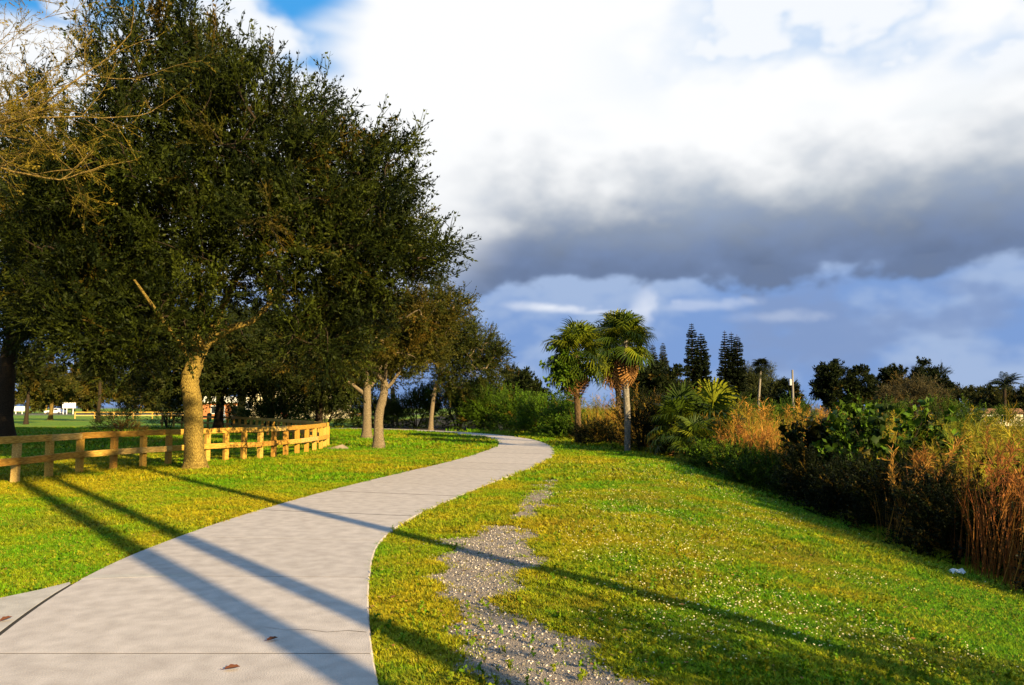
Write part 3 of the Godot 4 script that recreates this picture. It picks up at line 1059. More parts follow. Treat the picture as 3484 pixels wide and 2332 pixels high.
	for kind in [["wisp", 0.5, 0.36], ["oak2", 0.4, 0.2], ["bare", 0.7, 0.12]]:
		var w := []
		var tn := PackedColorArray()
		for e in ends:
			if rng.randf() < kind[1]:
				w.append(Transform3D(aim(e[1] + ball() * 0.8, kind[2] * rnd(0.7, 1.6)), e[0]))
				tn.append(mixc(Color(0.10, 0.085, 0.012), Color(0.22, 0.16, 0.02), rng.randf()))
		copies("foliage", twigs[kind[0]], M.leaf, w, tn, bare)
	# dark oak at the left edge
	tree("oak_tree", "dark shaded oak whose black trunk stands at the left edge behind the fence", "tree", "oaks standing in the park", Vector3(-23.3, 0, -36),
		[Vector3(-23.3, 0, -36), Vector3(-23.35, 2.2, -36), Vector3(-23.2, 4.6, -36)], 0.42, 0.34,
		[[[Vector3(-23.2, 4.5, -36), Vector3(-21.8, 6.2, -36), Vector3(-19.8, 7.6, -36), Vector3(-18.0, 8.4, -36)], 0.22, 0.06], [[Vector3(-23.2, 4.5, -36), Vector3(-23.6, 7.0, -36.2), Vector3(-23.4, 10.0, -36)], 0.22, 0.05], [[Vector3(-23.2, 4.4, -36), Vector3(-21.2, 5.2, -35.2), Vector3(-19.0, 5.6, -34.6)], 0.14, 0.05]],
		[[-20.5, 8.8, -36, 3.4, 3.3, 3.5, 130], [-17.6, 7.8, -36, 2.6, 2.6, 3.0, 90], [-23.5, 10.5, -36, 3.0, 3.0, 3.5, 90], [-20.0, 5.8, -35.5, 3.0, 1.4, 2.6, 75], [-24.0, 6.5, -36, 2.5, 2.2, 3.0, 60], [-17.0, 5.2, -36, 1.9, 1.1, 2.0, 40]],
		{"size": 1.25, "each": 9, "bark": M.dark_bark, "hi": Color(0.05, 0.06, 0.01), "branch_r": 0.06})
	# two young trees by the bend
	tree("young_oak", "nearer of two young trees with pale trunks, its stem bent and forked", "tree", "", Vector3(-5.2, 0, -30.7),
		[Vector3(-5.2, 0, -30.7), Vector3(-5.22, 1.25, -30.7), Vector3(-5.05, 2.05, -30.7), Vector3(-5.0, 2.6, -30.7)], 0.20, 0.14,
		[[[Vector3(-5.0, 2.5, -30.7), Vector3(-5.22, 2.85, -30.7), Vector3(-5.5, 3.05, -30.7), Vector3(-5.9, 3.7, -30.8), Vector3(-6.2, 4.6, -31)], 0.11, 0.03], [[Vector3(-5.02, 2.3, -30.7), Vector3(-4.7, 2.6, -30.7), Vector3(-4.2, 3.4, -30.7), Vector3(-3.7, 4.4, -30.7)], 0.08, 0.03], [[Vector3(-5.0, 2.5, -30.7), Vector3(-4.95, 3.6, -30.8), Vector3(-4.8, 5.0, -31)], 0.08, 0.03]],
		[[-5.3, 4.4, -30.8, 2.0, 1.5, 1.9, 95], [-3.7, 5.0, -30.8, 1.5, 1.1, 1.6, 65], [-2.8, 5.6, -30.8, 0.9, 0.6, 1.2, 22], [-6.4, 5.0, -31, 1.4, 1.2, 1.6, 50], [-3.8, 3.9, -30.6, 1.2, 0.6, 1.3, 30]],
		{"bark": M.pale_bark, "size": 0.7, "each": 10, "lo": Color(0.03, 0.036, 0.006), "hi": Color(0.11, 0.105, 0.012), "gold": 0.16, "rise": 0.3})
	tree("young_oak", "farther of two young trees with pale trunks, upright stem with spreading fork", "tree", "", Vector3(-7.4, 0, -40),
		[Vector3(-7.4, 0, -40), Vector3(-7.4, 1.3, -40), Vector3(-7.42, 2.6, -40)], 0.24, 0.19,
		[[[Vector3(-7.42, 2.5, -40), Vector3(-7.0, 3.05, -40), Vector3(-6.6, 4.0, -40)], 0.13, 0.04], [[Vector3(-7.42, 2.2, -40), Vector3(-8.2, 2.8, -40), Vector3(-9.2, 3.6, -40)], 0.12, 0.04], [[Vector3(-7.42, 2.5, -40), Vector3(-7.5, 4.0, -40), Vector3(-7.6, 6.0, -40)], 0.13, 0.04]],
		[[-8.4, 5.4, -40, 2.4, 1.9, 2.4, 110], [-10.2, 4.2, -40, 1.7, 1.3, 2.0, 60], [-6.3, 5.8, -40, 1.9, 1.6, 2.0, 65], [-8.8, 3.8, -39.6, 1.5, 0.6, 1.4, 28]],
		{"bark": M.pale_bark, "size": 0.85, "each": 9, "lo": Color(0.024, 0.03, 0.006), "hi": Color(0.085, 0.085, 0.012), "gold": 0.1, "rise": 0.3, "branch_r": 0.05})
	tree("slim_tree", "tree of two thin pale stems close together behind the bent young tree", "tree", "", Vector3(-9.75, 0, -64),
		[Vector3(-9.75, 0, -64), Vector3(-9.85, 3.2, -64)], 0.12, 0.10,
		[[[Vector3(-9.45, 0.0, -65), Vector3(-9.65, 1.6, -65), Vector3(-9.9, 3.3, -65)], 0.13, 0.10]],
		[[-9.4, 5.4, -64, 2.4, 2.0, 2.0, 60], [-7.2, 6.4, -64, 2.0, 1.8, 2.0, 50]], {"bark": M.pale_bark, "size": 1.2, "each": 8, "branches": false})
	tree("slim_tree", "slim tree with one leaning whitish trunk beside the end of the path", "tree", "", Vector3(-5.76, 0, -55.5),
		[Vector3(-5.76, 0, -55.5), Vector3(-5.65, 1.6, -55.5), Vector3(-5.4, 3.3, -55.5)], 0.16, 0.13,
		[[[Vector3(-5.45, 2.7, -55.5), Vector3(-5.75, 2.45, -55.3)], 0.06, 0.03], [[Vector3(-5.4, 3.2, -55.5), Vector3(-4.4, 4.6, -55.5), Vector3(-3.2, 5.6, -55.5)], 0.12, 0.04]],
		[[-2.5, 5.4, -55.5, 1.6, 1.9, 1.8, 70], [-4.6, 5.2, -55.5, 1.8, 1.8, 1.8, 60], [-4.4, 7.5, -55.5, 1.8, 1.3, 1.8, 42], [-1.6, 4.6, -55.5, 0.9, 1.2, 1.2, 26], [-4.2, 3.3, -55.5, 1.2, 0.6, 1.2, 22]],
		{"bark": M.pale_bark, "size": 1.0, "each": 9, "rise": 0.35, "branch_r": 0.05})
	# park oaks in the shade behind
	var n := 0
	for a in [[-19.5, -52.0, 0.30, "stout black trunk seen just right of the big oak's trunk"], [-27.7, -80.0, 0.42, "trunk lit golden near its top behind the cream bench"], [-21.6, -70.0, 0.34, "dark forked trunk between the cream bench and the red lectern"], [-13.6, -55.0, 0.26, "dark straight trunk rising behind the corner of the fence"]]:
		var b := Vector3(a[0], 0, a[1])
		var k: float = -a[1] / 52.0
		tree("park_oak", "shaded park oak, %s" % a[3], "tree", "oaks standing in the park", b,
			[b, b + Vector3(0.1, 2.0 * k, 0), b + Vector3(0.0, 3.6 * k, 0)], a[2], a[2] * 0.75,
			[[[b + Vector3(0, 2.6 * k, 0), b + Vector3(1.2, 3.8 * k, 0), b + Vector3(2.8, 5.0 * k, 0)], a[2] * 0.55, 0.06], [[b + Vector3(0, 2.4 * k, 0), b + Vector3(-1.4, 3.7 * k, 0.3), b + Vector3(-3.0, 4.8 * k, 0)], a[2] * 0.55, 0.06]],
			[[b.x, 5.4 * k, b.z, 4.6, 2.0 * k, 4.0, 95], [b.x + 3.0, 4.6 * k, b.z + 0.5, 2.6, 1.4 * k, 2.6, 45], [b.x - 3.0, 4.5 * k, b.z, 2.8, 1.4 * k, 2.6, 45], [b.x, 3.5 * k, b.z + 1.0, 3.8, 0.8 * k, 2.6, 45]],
			{"bark": M.bark if n == 1 else M.dark_bark, "size": 1.7, "each": 8, "hi": Color(0.045, 0.05, 0.008), "gold": 0.03, "rise": 0.2, "branch_r": 0.06})  # golden bark stands in for sunlight on one trunk, dark bark for shade
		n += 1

func make_right_bank() -> void:
	# hedge of tall shrubs behind the end of the path
	var hedge := [[-20.0, -66.0, 3.4, 2.6, "dark broad shrub behind the corner of the fence"], [-15.2, -63.5, 2.8, 2.9, "dark green shrub left of the twin thin stems"], [-11.6, -66.5, 2.9, 3.0, "deep green shrub behind the twin thin stems"], [-7.6, -62.0, 2.6, 3.0, "green shrub just left of the leaning whitish trunk"], [-4.2, -61.0, 2.4, 3.1, "green shrub just right of the leaning whitish trunk"], [-1.6, -58.0, 2.2, 2.9, "olive shrub in the middle of the hedge behind the path's end"], [0.7, -52.0, 2.1, 2.8, "brightest green rounded shrub of the hedge"], [2.1, -46.0, 1.7, 2.3, "leafy green shrub left of the sunlit palm trunk"], [3.0, -41.5, 1.0, 1.2, "low yellowing palmetto shrub at the foot of the hedge"]]
	for a in hedge:
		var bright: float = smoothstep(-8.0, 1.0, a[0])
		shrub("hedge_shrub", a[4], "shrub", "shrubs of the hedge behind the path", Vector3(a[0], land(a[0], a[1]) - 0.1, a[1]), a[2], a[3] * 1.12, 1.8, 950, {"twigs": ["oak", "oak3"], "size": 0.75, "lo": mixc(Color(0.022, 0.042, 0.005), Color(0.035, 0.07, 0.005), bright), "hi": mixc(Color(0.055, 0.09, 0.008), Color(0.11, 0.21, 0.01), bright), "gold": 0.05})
	# cabbage palms
	fan_palm("cabbage_palm", "cabbage palm with a warm brown trunk, left one of the palm cluster", "cabbage palms by the bend", Vector3(2.93, 0, -35.0), Vector3(2.88, 3.95, -35.0), 0.14, 50, 1.28, 9, M.palm_bark, -0.85)
	fan_palm("cabbage_palm", "cabbage palm with a white trunk, right one of the palm cluster", "cabbage palms by the bend", on_land(4.15, -28.3), Vector3(4.12, 4.05, -28.3), 0.115, 38, 0.9, 14, M.white_palm_bark, -0.9)
	fan_palm("cabbage_palm", "cabbage palm half hidden in the middle of the palm cluster", "cabbage palms by the bend", Vector3(5.2, -0.1, -38.0), Vector3(5.15, 4.6, -38.0), 0.14, 42, 1.35, 8, M.palm_bark, -1.1)
	# creeper on the left palm
	var v := thing("creeper", "bright green leafy creeper hanging in the left cabbage palm's crown", "vine", Vector3(2.3, 3.3, -34.3))
	var w := []
	var tn := PackedColorArray()
	for i in 130:
		w.append(Transform3D(aim(ball() + Vector3(0, -0.4, 0.3), rnd(0.3, 0.5)), Vector3(rng.randfn() * 0.32, rng.randfn() * 0.5, rng.randfn() * 0.25)))
		tn.append(mixc(Color(0.045, 0.09, 0.006), Color(0.10, 0.17, 0.01), rng.randf()))
	copies("foliage", twigs.broad, M.leaf, w, tn, v)
	# palmettos right of the palms
	for a in [[5.6, -26.2, 1.25, "palmetto bush with upright fans just right of the white palm trunk"], [6.7, -27.0, 1.45, "tallest palmetto bush, its yellow green fans spread above the dry reeds"], [5.5, -23.9, 0.85, "low palmetto bush with withered fans at the lawn's edge"]]:
		var b := on_land(a[0], a[1])
		var t := thing("palmetto", a[3], "palm shrub", b, "palmettos beside the palm cluster")
		var st := Mb.new()
		st.tube([Vector3(0, -0.2, 0), Vector3(0.1, a[2] * 0.7, 0)], [0.16, 0.12], 9, 0.1)
		part("trunk", st.mesh(), M.palm_bark, t)
		fronds(t, Vector3(0.1, a[2] * 0.8, 0), 26, 0.9 * a[2], -0.75, 8)
	# dark thicket between the palms
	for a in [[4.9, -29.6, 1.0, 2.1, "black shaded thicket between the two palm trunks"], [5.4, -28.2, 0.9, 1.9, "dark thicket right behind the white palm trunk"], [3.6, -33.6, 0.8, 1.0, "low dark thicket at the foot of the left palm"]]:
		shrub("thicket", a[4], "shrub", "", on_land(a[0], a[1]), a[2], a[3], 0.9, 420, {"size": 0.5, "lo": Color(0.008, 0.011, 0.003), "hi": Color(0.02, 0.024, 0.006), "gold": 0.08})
	# sea grape with round leaves
	shrub("round_leaf_shrub", "big dark shrub with shiny round leaves standing over the bank", "shrub", "", on_land(8.2, -17.2), 1.5, 2.6, 1.3, 520, {"twigs": ["broad", "broad", "oak3"], "size": 0.48, "lo": Color(0.014, 0.028, 0.004), "hi": Color(0.10, 0.19, 0.012), "gold": 0.03})
	shrub("round_leaf_shrub", "narrow dark leafy shrub left of the big round leaved one", "shrub", "", on_land(7.3, -18.2), 0.9, 1.9, 0.9, 380, {"twigs": ["oak", "oak3", "broad"], "size": 0.45, "lo": Color(0.009, 0.014, 0.003), "hi": Color(0.025, 0.04, 0.006), "gold": 0.08})
	# brambles along the foot of the bank
	var k := 0
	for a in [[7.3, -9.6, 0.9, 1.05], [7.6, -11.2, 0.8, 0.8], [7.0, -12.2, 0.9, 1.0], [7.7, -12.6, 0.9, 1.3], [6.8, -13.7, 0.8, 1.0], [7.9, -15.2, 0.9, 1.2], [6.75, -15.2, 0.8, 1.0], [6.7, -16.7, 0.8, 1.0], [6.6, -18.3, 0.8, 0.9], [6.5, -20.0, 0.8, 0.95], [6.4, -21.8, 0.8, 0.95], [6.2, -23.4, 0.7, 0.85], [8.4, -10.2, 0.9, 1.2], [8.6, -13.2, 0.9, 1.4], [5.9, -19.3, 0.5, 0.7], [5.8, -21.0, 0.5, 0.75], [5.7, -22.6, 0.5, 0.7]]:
		var words: String = ["nearest bramble at the right end of the bank", "bramble under the rust brown grass plume", "dark bramble beside the nearest lawn edge", "black bramble left of the rust brown plume", "low bramble where the lawn edge turns dark", "dark bramble under the tan hanging grass", "low dark bramble below the round leaved shrub", "bramble in shade at the foot of the narrow shrub", "green bramble left of the shaded bank foot", "bramble coloured sunlit green below the golden reeds", "leafy green bramble below the palest reeds", "bramble next to the low withered palmetto", "black bramble behind the nearest one", "dark bramble behind the tan hanging grass", "small bright green plant nearest the bank foot", "small bright green plant between two others at the bank foot", "small bright green plant farthest along the bank foot"][k]
		var lit: float = smoothstep(-17.0, -20.0, a[1])  # sun and shade put into leaf colour: near brambles blackened, far ones brightened
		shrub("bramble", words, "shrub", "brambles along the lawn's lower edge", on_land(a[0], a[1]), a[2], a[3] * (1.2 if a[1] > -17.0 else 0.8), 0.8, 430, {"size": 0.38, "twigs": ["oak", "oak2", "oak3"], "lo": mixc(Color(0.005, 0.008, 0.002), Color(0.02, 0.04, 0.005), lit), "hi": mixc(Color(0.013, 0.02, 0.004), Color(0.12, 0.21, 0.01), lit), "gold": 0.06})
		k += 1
	# reeds
	twigs.reed = blade_clump(20, 0.34, 0.013, 0.62, 4)
	var where := []
	var tints := PackedColorArray()
	var z := -8.0
	while z > -95.0:
		var d := -z
		var step := 0.22 + d * 0.008
		var x := brush_edge(z) + 0.7
		while x < d * 0.72 + 4.5:
			var p := Vector2(x + rnd(-0.5, 0.5) * step, z + rnd(-0.5, 0.5) * step)
			if p.x > brush_edge(p.y) + 0.4 and p.x - brush_edge(p.y) < 45.0 and (d < 38.0 or p.x > 3.5) and not (d < 17.5 and p.x / d > 0.37 and p.x / d < 0.515):
				var g := tone.get_noise_2d(p.x * 4.0, p.y * 4.0) + 0.5 * fine.get_noise_2d(p.x, p.y)
				var off := p.x - brush_edge(p.y)
				var h := (1.55 + 0.5 * g + 0.5 * smoothstep(0.5, 3.0, off)) * rnd(0.8, 1.15)
				if p.y < -60.0: h *= 0.9
				if p.x > 7.6 and d < 9.5: h *= 0.75
				where.append(Transform3D(Basis(Vector3.UP, rnd(0, TAU)) * Basis.from_scale(Vector3(h * 0.75, h, h * 0.75)), on_land(p.x, p.y)))
				var c := mixc(Color(0.105, 0.16, 0.008), Color(0.33, 0.235, 0.02), 0.40 + g * 0.9)
				var tan_ := smoothstep(-16.0, -21.0, p.y) * smoothstep(-52.0, -40.0, p.y) * smoothstep(0.52, 0.40, p.x / d)
				c = mixc(c, Color(0.42, 0.20, 0.035) * rnd(0.8, 1.15), tan_ * (0.55 + g))
				tints.append(c * rnd(0.75, 1.2))
			x += step
		z -= step
	var heads := []
	var head_tints := PackedColorArray()
	for i in where.size():
		if rng.randf() < 0.5:
			var h: float = where[i].basis.y.length()
			heads.append(Transform3D(aim(Vector3(rnd(-0.7, 0.7), 1.0, rnd(-0.7, 0.7)), rnd(0.35, 0.8)), where[i].origin + Vector3(rnd(-0.3, 0.3), h * rnd(0.45, 0.92), rnd(-0.3, 0.3))))
			head_tints.append(tints[i] * rnd(0.7, 1.25))
	tag(copies("reed_plumes", twigs.feather, M.grass, heads, head_tints), "feathery side shoots and seed heads among the wetland reeds", "", "", "stuff")
	tag(copies("reeds", twigs.reed, M.grass, where, tints), "tall yellow green and tan reeds filling the wetland", "", "", "stuff")
	# dry grass plumes leaning over the bank
	for a in [[6.5, -13.05, 1.75, 0.9, 0.45, "tan drooping clump of dry grass below the round leaved shrub"], [6.85, -11.15, 2.3, 0.42, 0.14, "tall rust brown plume of dry grass leaning to the right"], [6.5, -10.35, 1.8, 0.32, 0.35, "thin orange stalk of dry grass bending at the right edge"], [8.35, -14.5, 1.9, 0.8, 0.3, "pinkish dry grass tuft right of the tan drooping clump"], [8.05, -12.7, 2.0, 0.7, 0.3, "orange dry grass tuft left of the rust brown plume"], [6.25, -22.6, 1.3, 0.9, 0.3, "reddish dry grass tuft at the left end of the reeds"], [6.6, -20.8, 1.3, 1.1, 0.35, "pale pink dry grass at the front of the golden reeds"]]:
		var t := thing("dry_grass", a[5], "grass clump", on_land(a[0], a[1]), "dry grass clumps along the bank")
		var wh := []
		var ti := PackedColorArray()
		var heads_ := []
		var head_ti := PackedColorArray()
		for i in int(4 + a[3] * 6.0):
			var tilt := Basis(Vector3.BACK, rnd(-0.34, 0.02)) * Basis(Vector3.RIGHT, rnd(-0.15, 0.15))
			var hh: float = a[2] * rnd(0.65, 1.1)
			var at := Vector3(rng.randfn() * 0.22 * a[3], -0.05, rng.randfn() * 0.2)
			wh.append(Transform3D(tilt * Basis(Vector3.UP, rnd(0, TAU)) * Basis.from_scale(Vector3(hh * 0.5, hh, hh * 0.5)), at))
			var c := mixc(Color(0.23, 0.075, 0.02), Color(0.46, 0.25, 0.05), a[4] * 2.0 * rng.randf())
			ti.append(c * rnd(0.6, 1.1))
			for j in 3:
				heads_.append(Transform3D(tilt * aim(Vector3(rnd(-0.1, 0.5), 1.0, rnd(-0.4, 0.4)), rnd(0.3, 0.6)), at + tilt * Vector3(0, hh * rnd(0.45, 0.85), 0)))
				head_ti.append(c * rnd(0.8, 1.3))
		copies("plumes", twigs.feather, M.grass, heads_, head_ti, t)
		copies("blades", twigs.reed, M.grass, wh, ti, t)

func crown(called: String, label: String, category: String, group: String, x: float, z: float, half: float, top: float, bottom: float, count: int, o := {}) -> void:
	# a distant tree: trunk and a lumpy crown of leaf sprays
	var b := Vector3(x, o.get("ground", 0.0), z)
	var lobes := []
	var mid := (top + bottom) * 0.5
	var rise := (top - bottom) * 0.5
	var lumps: int = o.get("lumps", 6)
	lobes.append([x, mid, z, half * 0.72, rise * 0.75, half * 0.6, count / 3])
	for i in lumps:
		var a := TAU * i / lumps + rnd(-0.3, 0.3)
		lobes.append([x + cos(a) * half * 0.6, mid + sin(a) * rise * 0.55, z + rnd(-0.4, 0.4) * half, half * 0.42, rise * 0.42, half * 0.5, count * 2 / 3 / lumps])
	o["branches"] = false
	if not o.has("twigs"): o["twigs"] = ["mass", "oak3"]
	tree(called, label, category, group, b, [b, b + Vector3(0.1, (bottom - b.y) * 0.6 + 0.4, 0), b + Vector3(0, mid - b.y, 0)], o.get("r", 0.3), o.get("r", 0.3) * 0.6, [], lobes, o)

func make_far_right() -> void:
	var dark := {"lo": Color(0.008, 0.014, 0.004), "hi": Color(0.028, 0.038, 0.007), "size": 1.25, "each": 14, "rise": 0.2, "gold": 0.02, "bark": M.dark_bark}
	var olive := {"lo": Color(0.02, 0.026, 0.007), "hi": Color(0.055, 0.06, 0.012), "size": 1.2, "each": 13, "rise": 0.25, "gold": 0.06, "bark": M.dark_bark}
	var g := "trees on the skyline beyond the wetland"
	crown("skyline_tree", "near black rounded tree on the skyline right of the utility pole", "tree", g, 50.3, -120.0, 4.6, 8.3, -0.5, 130, dark.duplicate())
	crown("skyline_tree", "wide black tree on the skyline, long and domed", "tree", g, 62.5, -126.0, 5.6, 7.8, 0.5, 130, dark.duplicate())
	crown("skyline_tree", "black tree hump that tops the right end of the wide dark tree", "tree", g, 68.8, -128.0, 3.0, 9.2, 0.0, 80, dark.duplicate())
	crown("skyline_tree", "olive tree between the wide black tree and the coconut palm", "tree", g, 64.0, -110.0, 4.2, 4.5, 0.0, 70, olive.duplicate())
	crown("skyline_tree", "small ragged tree left of the coconut palm", "tree", g, 69.5, -113.0, 3.2, 4.4, 0.0, 55, olive.duplicate())
	crown("skyline_tree", "brownish tree in front of the coconut palm at the right", "tree", g, 66.5, -104.0, 4.8, 3.5, 0.0, 70, olive.duplicate())
	crown("skyline_tree", "dark tree at the right edge beyond the white house", "tree", g, 72.5, -106.0, 3.4, 4.6, 0.0, 60, dark.duplicate())
	crown("skyline_tree", "small dark tree left of the utility pole", "tree", g, 51.8, -150.0, 2.7, 6.8, 0.5, 50, dark.duplicate())
	crown("skyline_tree", "little dark bush right of the utility pole", "tree", g, 45.2, -128.0, 2.6, 3.2, 0.0, 40, dark.duplicate())
	crown("skyline_tree", "dome shaped dark tree behind the palmettos", "tree", g, 17.0, -92.0, 3.4, 6.4, 0.0, 85, dark.duplicate())
	crown("skyline_tree", "dark tree behind the hedge left of the palm cluster", "tree", g, 0.4, -98.0, 3.6, 6.2, 0.0, 75, dark.duplicate())
	crown("skyline_tree", "low dark tree behind the hedge above the path's end", "tree", g, -4.6, -104.0, 3.4, 4.8, 0.0, 60, dark.duplicate())
	crown("skyline_tree", "green grey tree low between the two tall pines", "tree", g, 33.0, -125.0, 5.0, 4.8, 0.0, 60, olive.duplicate())
	crown("skyline_tree", "dark low tree under the triple topped pine", "tree", g, 38.0, -128.0, 4.0, 4.3, 0.0, 50, dark.duplicate())
	crown("skyline_tree", "feathery grey green tree behind the slender lone palm", "tree", g, 46.5, -152.0, 3.8, 8.3, 0.5, 90, {"twigs": ["feather"], "lo": Color(0.05, 0.06, 0.02), "hi": Color(0.10, 0.11, 0.04), "size": 2.6, "each": 7, "rise": 1.2, "gold": 0.0, "bark": M.dark_bark})
	crown("skyline_tree", "leafless brown grey bush before the wide black tree", "bush", g, 41.0, -80.0, 2.4, 3.6, 0.0, 60, {"twigs": ["feather"], "lo": Color(0.07, 0.06, 0.03), "hi": Color(0.12, 0.10, 0.05), "size": 1.5, "each": 7, "rise": 0.7, "gold": 0.1, "bark": M.dark_bark})
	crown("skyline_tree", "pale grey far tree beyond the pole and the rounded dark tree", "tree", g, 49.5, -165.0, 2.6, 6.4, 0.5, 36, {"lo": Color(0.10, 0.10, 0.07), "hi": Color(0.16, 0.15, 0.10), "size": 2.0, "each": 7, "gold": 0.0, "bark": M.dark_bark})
	# green marsh shrubs in front of them
	for a in [[13.8, -58.0, 2.4, 1.9, "yellow green marsh shrub right of the palmettos"], [19.5, -66.0, 3.0, 2.2, "bright green sloping marsh shrub below the triple topped pine"], [23.6, -70.0, 2.6, 1.6, "green marsh shrub at the foot of the lone palm"], [24.0, -66.0, 1.8, 2.3, "small green marsh shrub below the utility pole"], [34.3, -62.0, 1.9, 2.0, "bright green marsh shrub before the olive skyline tree"], [37.5, -64.0, 1.8, 1.6, "dull green marsh shrub left of the white house"], [24.2, -52.0, 2.2, 1.9, "dark green marsh shrub behind the narrow leafy shrub"], [8.0, -52.0, 1.8, 2.2, "green marsh shrub seen between the palm trunks"], [50.0, -80.0, 2.0, 1.1, "low green marsh shrub in front of the white house"]]:
		shrub("marsh_shrub", a[4], "shrub", "shrubs out in the marsh", Vector3(a[0], -0.7, a[1]), a[2], a[3] + 0.9, 1.6, 380, {"size": 0.8, "lo": Color(0.03, 0.06, 0.006), "hi": Color(0.10, 0.165, 0.012), "gold": 0.06})
	# tall pines
	tier_pine("tall double topped dark pine, left of the two near pines", Vector3(27.6, 0, -118.0), [[-0.3, 14.4, 0.8], [1.1, 12.9, 3.0]], 1.75, Color(0.016, 0.024, 0.008))
	tier_pine("tall triple topped dark pine, right of the two near pines", Vector3(32.8, 0, -118.0), [[-0.5, 13.3, 0.8], [0.5, 13.1, 1.0], [1.35, 12.7, 4.0]], 1.4, Color(0.012, 0.018, 0.006))
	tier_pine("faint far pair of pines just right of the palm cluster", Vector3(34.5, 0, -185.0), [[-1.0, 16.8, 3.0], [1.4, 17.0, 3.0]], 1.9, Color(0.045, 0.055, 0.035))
	# lone slender palm
	var b := Vector3(37.4, 0, -119.0)
	var lone := thing("lone_palm", "slender lone palm with a pale bare trunk and small black head", "palm tree", b)
	var m := Mb.new()
	m.tube([Vector3(0, -0.2, 0), Vector3(0.15, 3.0, 0), Vector3(0.55, 7.2, 0)], [0.24, 0.19, 0.15], 8)
	part("trunk", m.mesh(), M.white_palm_bark, lone)
	for i in 34:
		var q := Basis(Vector3.UP, i * 2.4) * Basis(Vector3.RIGHT, rnd(-1.2, 0.9))
		part("frond", M.fans[i % 3], M.dark_frond, lone, Transform3D(q.scaled(Vector3.ONE * rnd(0.95, 1.35)), Vector3(0.6, 7.9, 0)))
	for i in 3:
		part("dead_frond", M.dead_fans[i % 2], M.dark_frond, lone, Transform3D((Basis(Vector3.UP, i * 2.0) * Basis(Vector3.RIGHT, 1.3)).scaled(Vector3.ONE * 0.9), Vector3(0.55, 7.1, 0)))
	# utility pole
	var pole := thing("utility_pole", "wooden utility pole carrying a small pale transformer can", "pole", Vector3(39.5, 0, -110.0))
	m = Mb.new()
	m.tube([Vector3(0, -0.3, 0), Vector3(0.05, 6.9, 0)], [0.19, 0.13], 10)
	part("shaft", m.mesh(), M.grey_wood, pole)
	m = Mb.new()
	m.tube([Vector3(-0.34, 4.72, 0.1), Vector3(-0.34, 4.75, 0.1), Vector3(-0.34, 5.55, 0.1), Vector3(-0.34, 5.62, 0.1)], [0.02, 0.2, 0.2, 0.05], 12)
	part("transformer", m.mesh(), M.steel, pole)
	m = Mb.new()
	m.box(Vector3(-0.17, 5.2, 0.06), Vector3(0.24, 0.06, 0.06), 0.005)
	part("bracket", m.mesh(), M.steel, pole)
	# coconut palm
	var cb := Vector3(63.5, 0, -101.0)
	var coco := thing("coconut_palm", "dark coconut palm with arching feather fronds near the right edge", "palm tree", cb)
	m = Mb.new()
	m.tube([Vector3(0, -0.2, 0), Vector3(0.1, 2.0, 0), Vector3(0.2, 4.6, 0)], [0.25, 0.2, 0.17], 8)
	part("trunk", m.mesh(), M.dark_bark, coco)
	var ff := Mb.new()
	var spine := curve3(Vector3.ZERO, Vector3(0, 0.9, 1.1), Vector3(0, 0.1, 2.5), 8)
	ff.tube(spine, taper(0.04, 0.01, 9), 4)
	for i in range(1, 9):
		for s in [-1.0, 1.0]:
			for e in 3:
				var p: Vector3 = spine[i - 1].lerp(spine[i], e / 3.0)
				leaf_on(ff, p, Vector3(s * 0.8, -0.45, 0.45).normalized(), 0.75 * sin((i + 1.5) / 10.5 * PI), 0.09, Color.WHITE)
	var fm := ff.mesh()
	for i in 18:
		var q := Basis(Vector3.UP, i * 2.4) * Basis(Vector3.RIGHT, rnd(-0.8, 0.45))
		part("frond", fm, M.dark_frond, coco, Transform3D(q.scaled(Vector3.ONE * rnd(0.8, 1.1)), Vector3(0.2, 4.6, 0)))
	# white house half hidden
	var house := thing("white_house", "low white house with a rusty roof half hidden by reeds", "house", Vector3(58.0, -0.25, -92.0))
	m = Mb.new()
	m.box(Vector3(-0.5, 0.45, -2.5), Vector3(5.0, 1.5, 5.0), 0.02)
	part("wall", m.mesh(), M.house_wall, house)
	m = Mb.new()
	m.prism(PackedVector2Array([Vector2(-3.0, 1.15), Vector2(2.3, 1.15), Vector2(1.6, 1.75), Vector2(-2.2, 1.75)]), Vector3(0, 0, 0.25), Vector3(0, 0, -5.2), Vector3.RIGHT, Vector3.UP)
	part("roof", m.mesh(), M.tile, house)
	for x in [-2.0, -0.2]:
		m = Mb.new()
		m.box(Vector3(x, 0.6, 0.02), Vector3(0.9, 0.7, 0.06), 0.005)
		var win := part("window", m.mesh(), M.white, house)
		m = Mb.new()
		m.box(Vector3(x, 0.6, 0.055), Vector3(0.74, 0.54, 0.02), 0.003)
		part("pane", m.mesh(), M.glass, win)
	m = Mb.new()
	m.box(Vector3(1.2, 0.4, 0.03), Vector3(0.9, 1.35, 0.06), 0.005)
	part("door", m.mesh(), M.cream, house)
	var rail := thing("porch_railing", "short white railing beside the white house", "railing", Vector3(61.2, 0, -92.0))
	for y in [0.55, 0.95]:
		m = Mb.new()
		m.box(Vector3(0.7, y, 0), Vector3(2.6, 0.07, 0.06), 0.005)
		part("rail", m.mesh(), M.white, rail)
	for x in [-0.55, 0.7, 1.95]:
		m = Mb.new()
		m.box(Vector3(x, 0.48, 0), Vector3(0.09, 1.1, 0.09), 0.005)
		part("post", m.mesh(), M.white, rail)

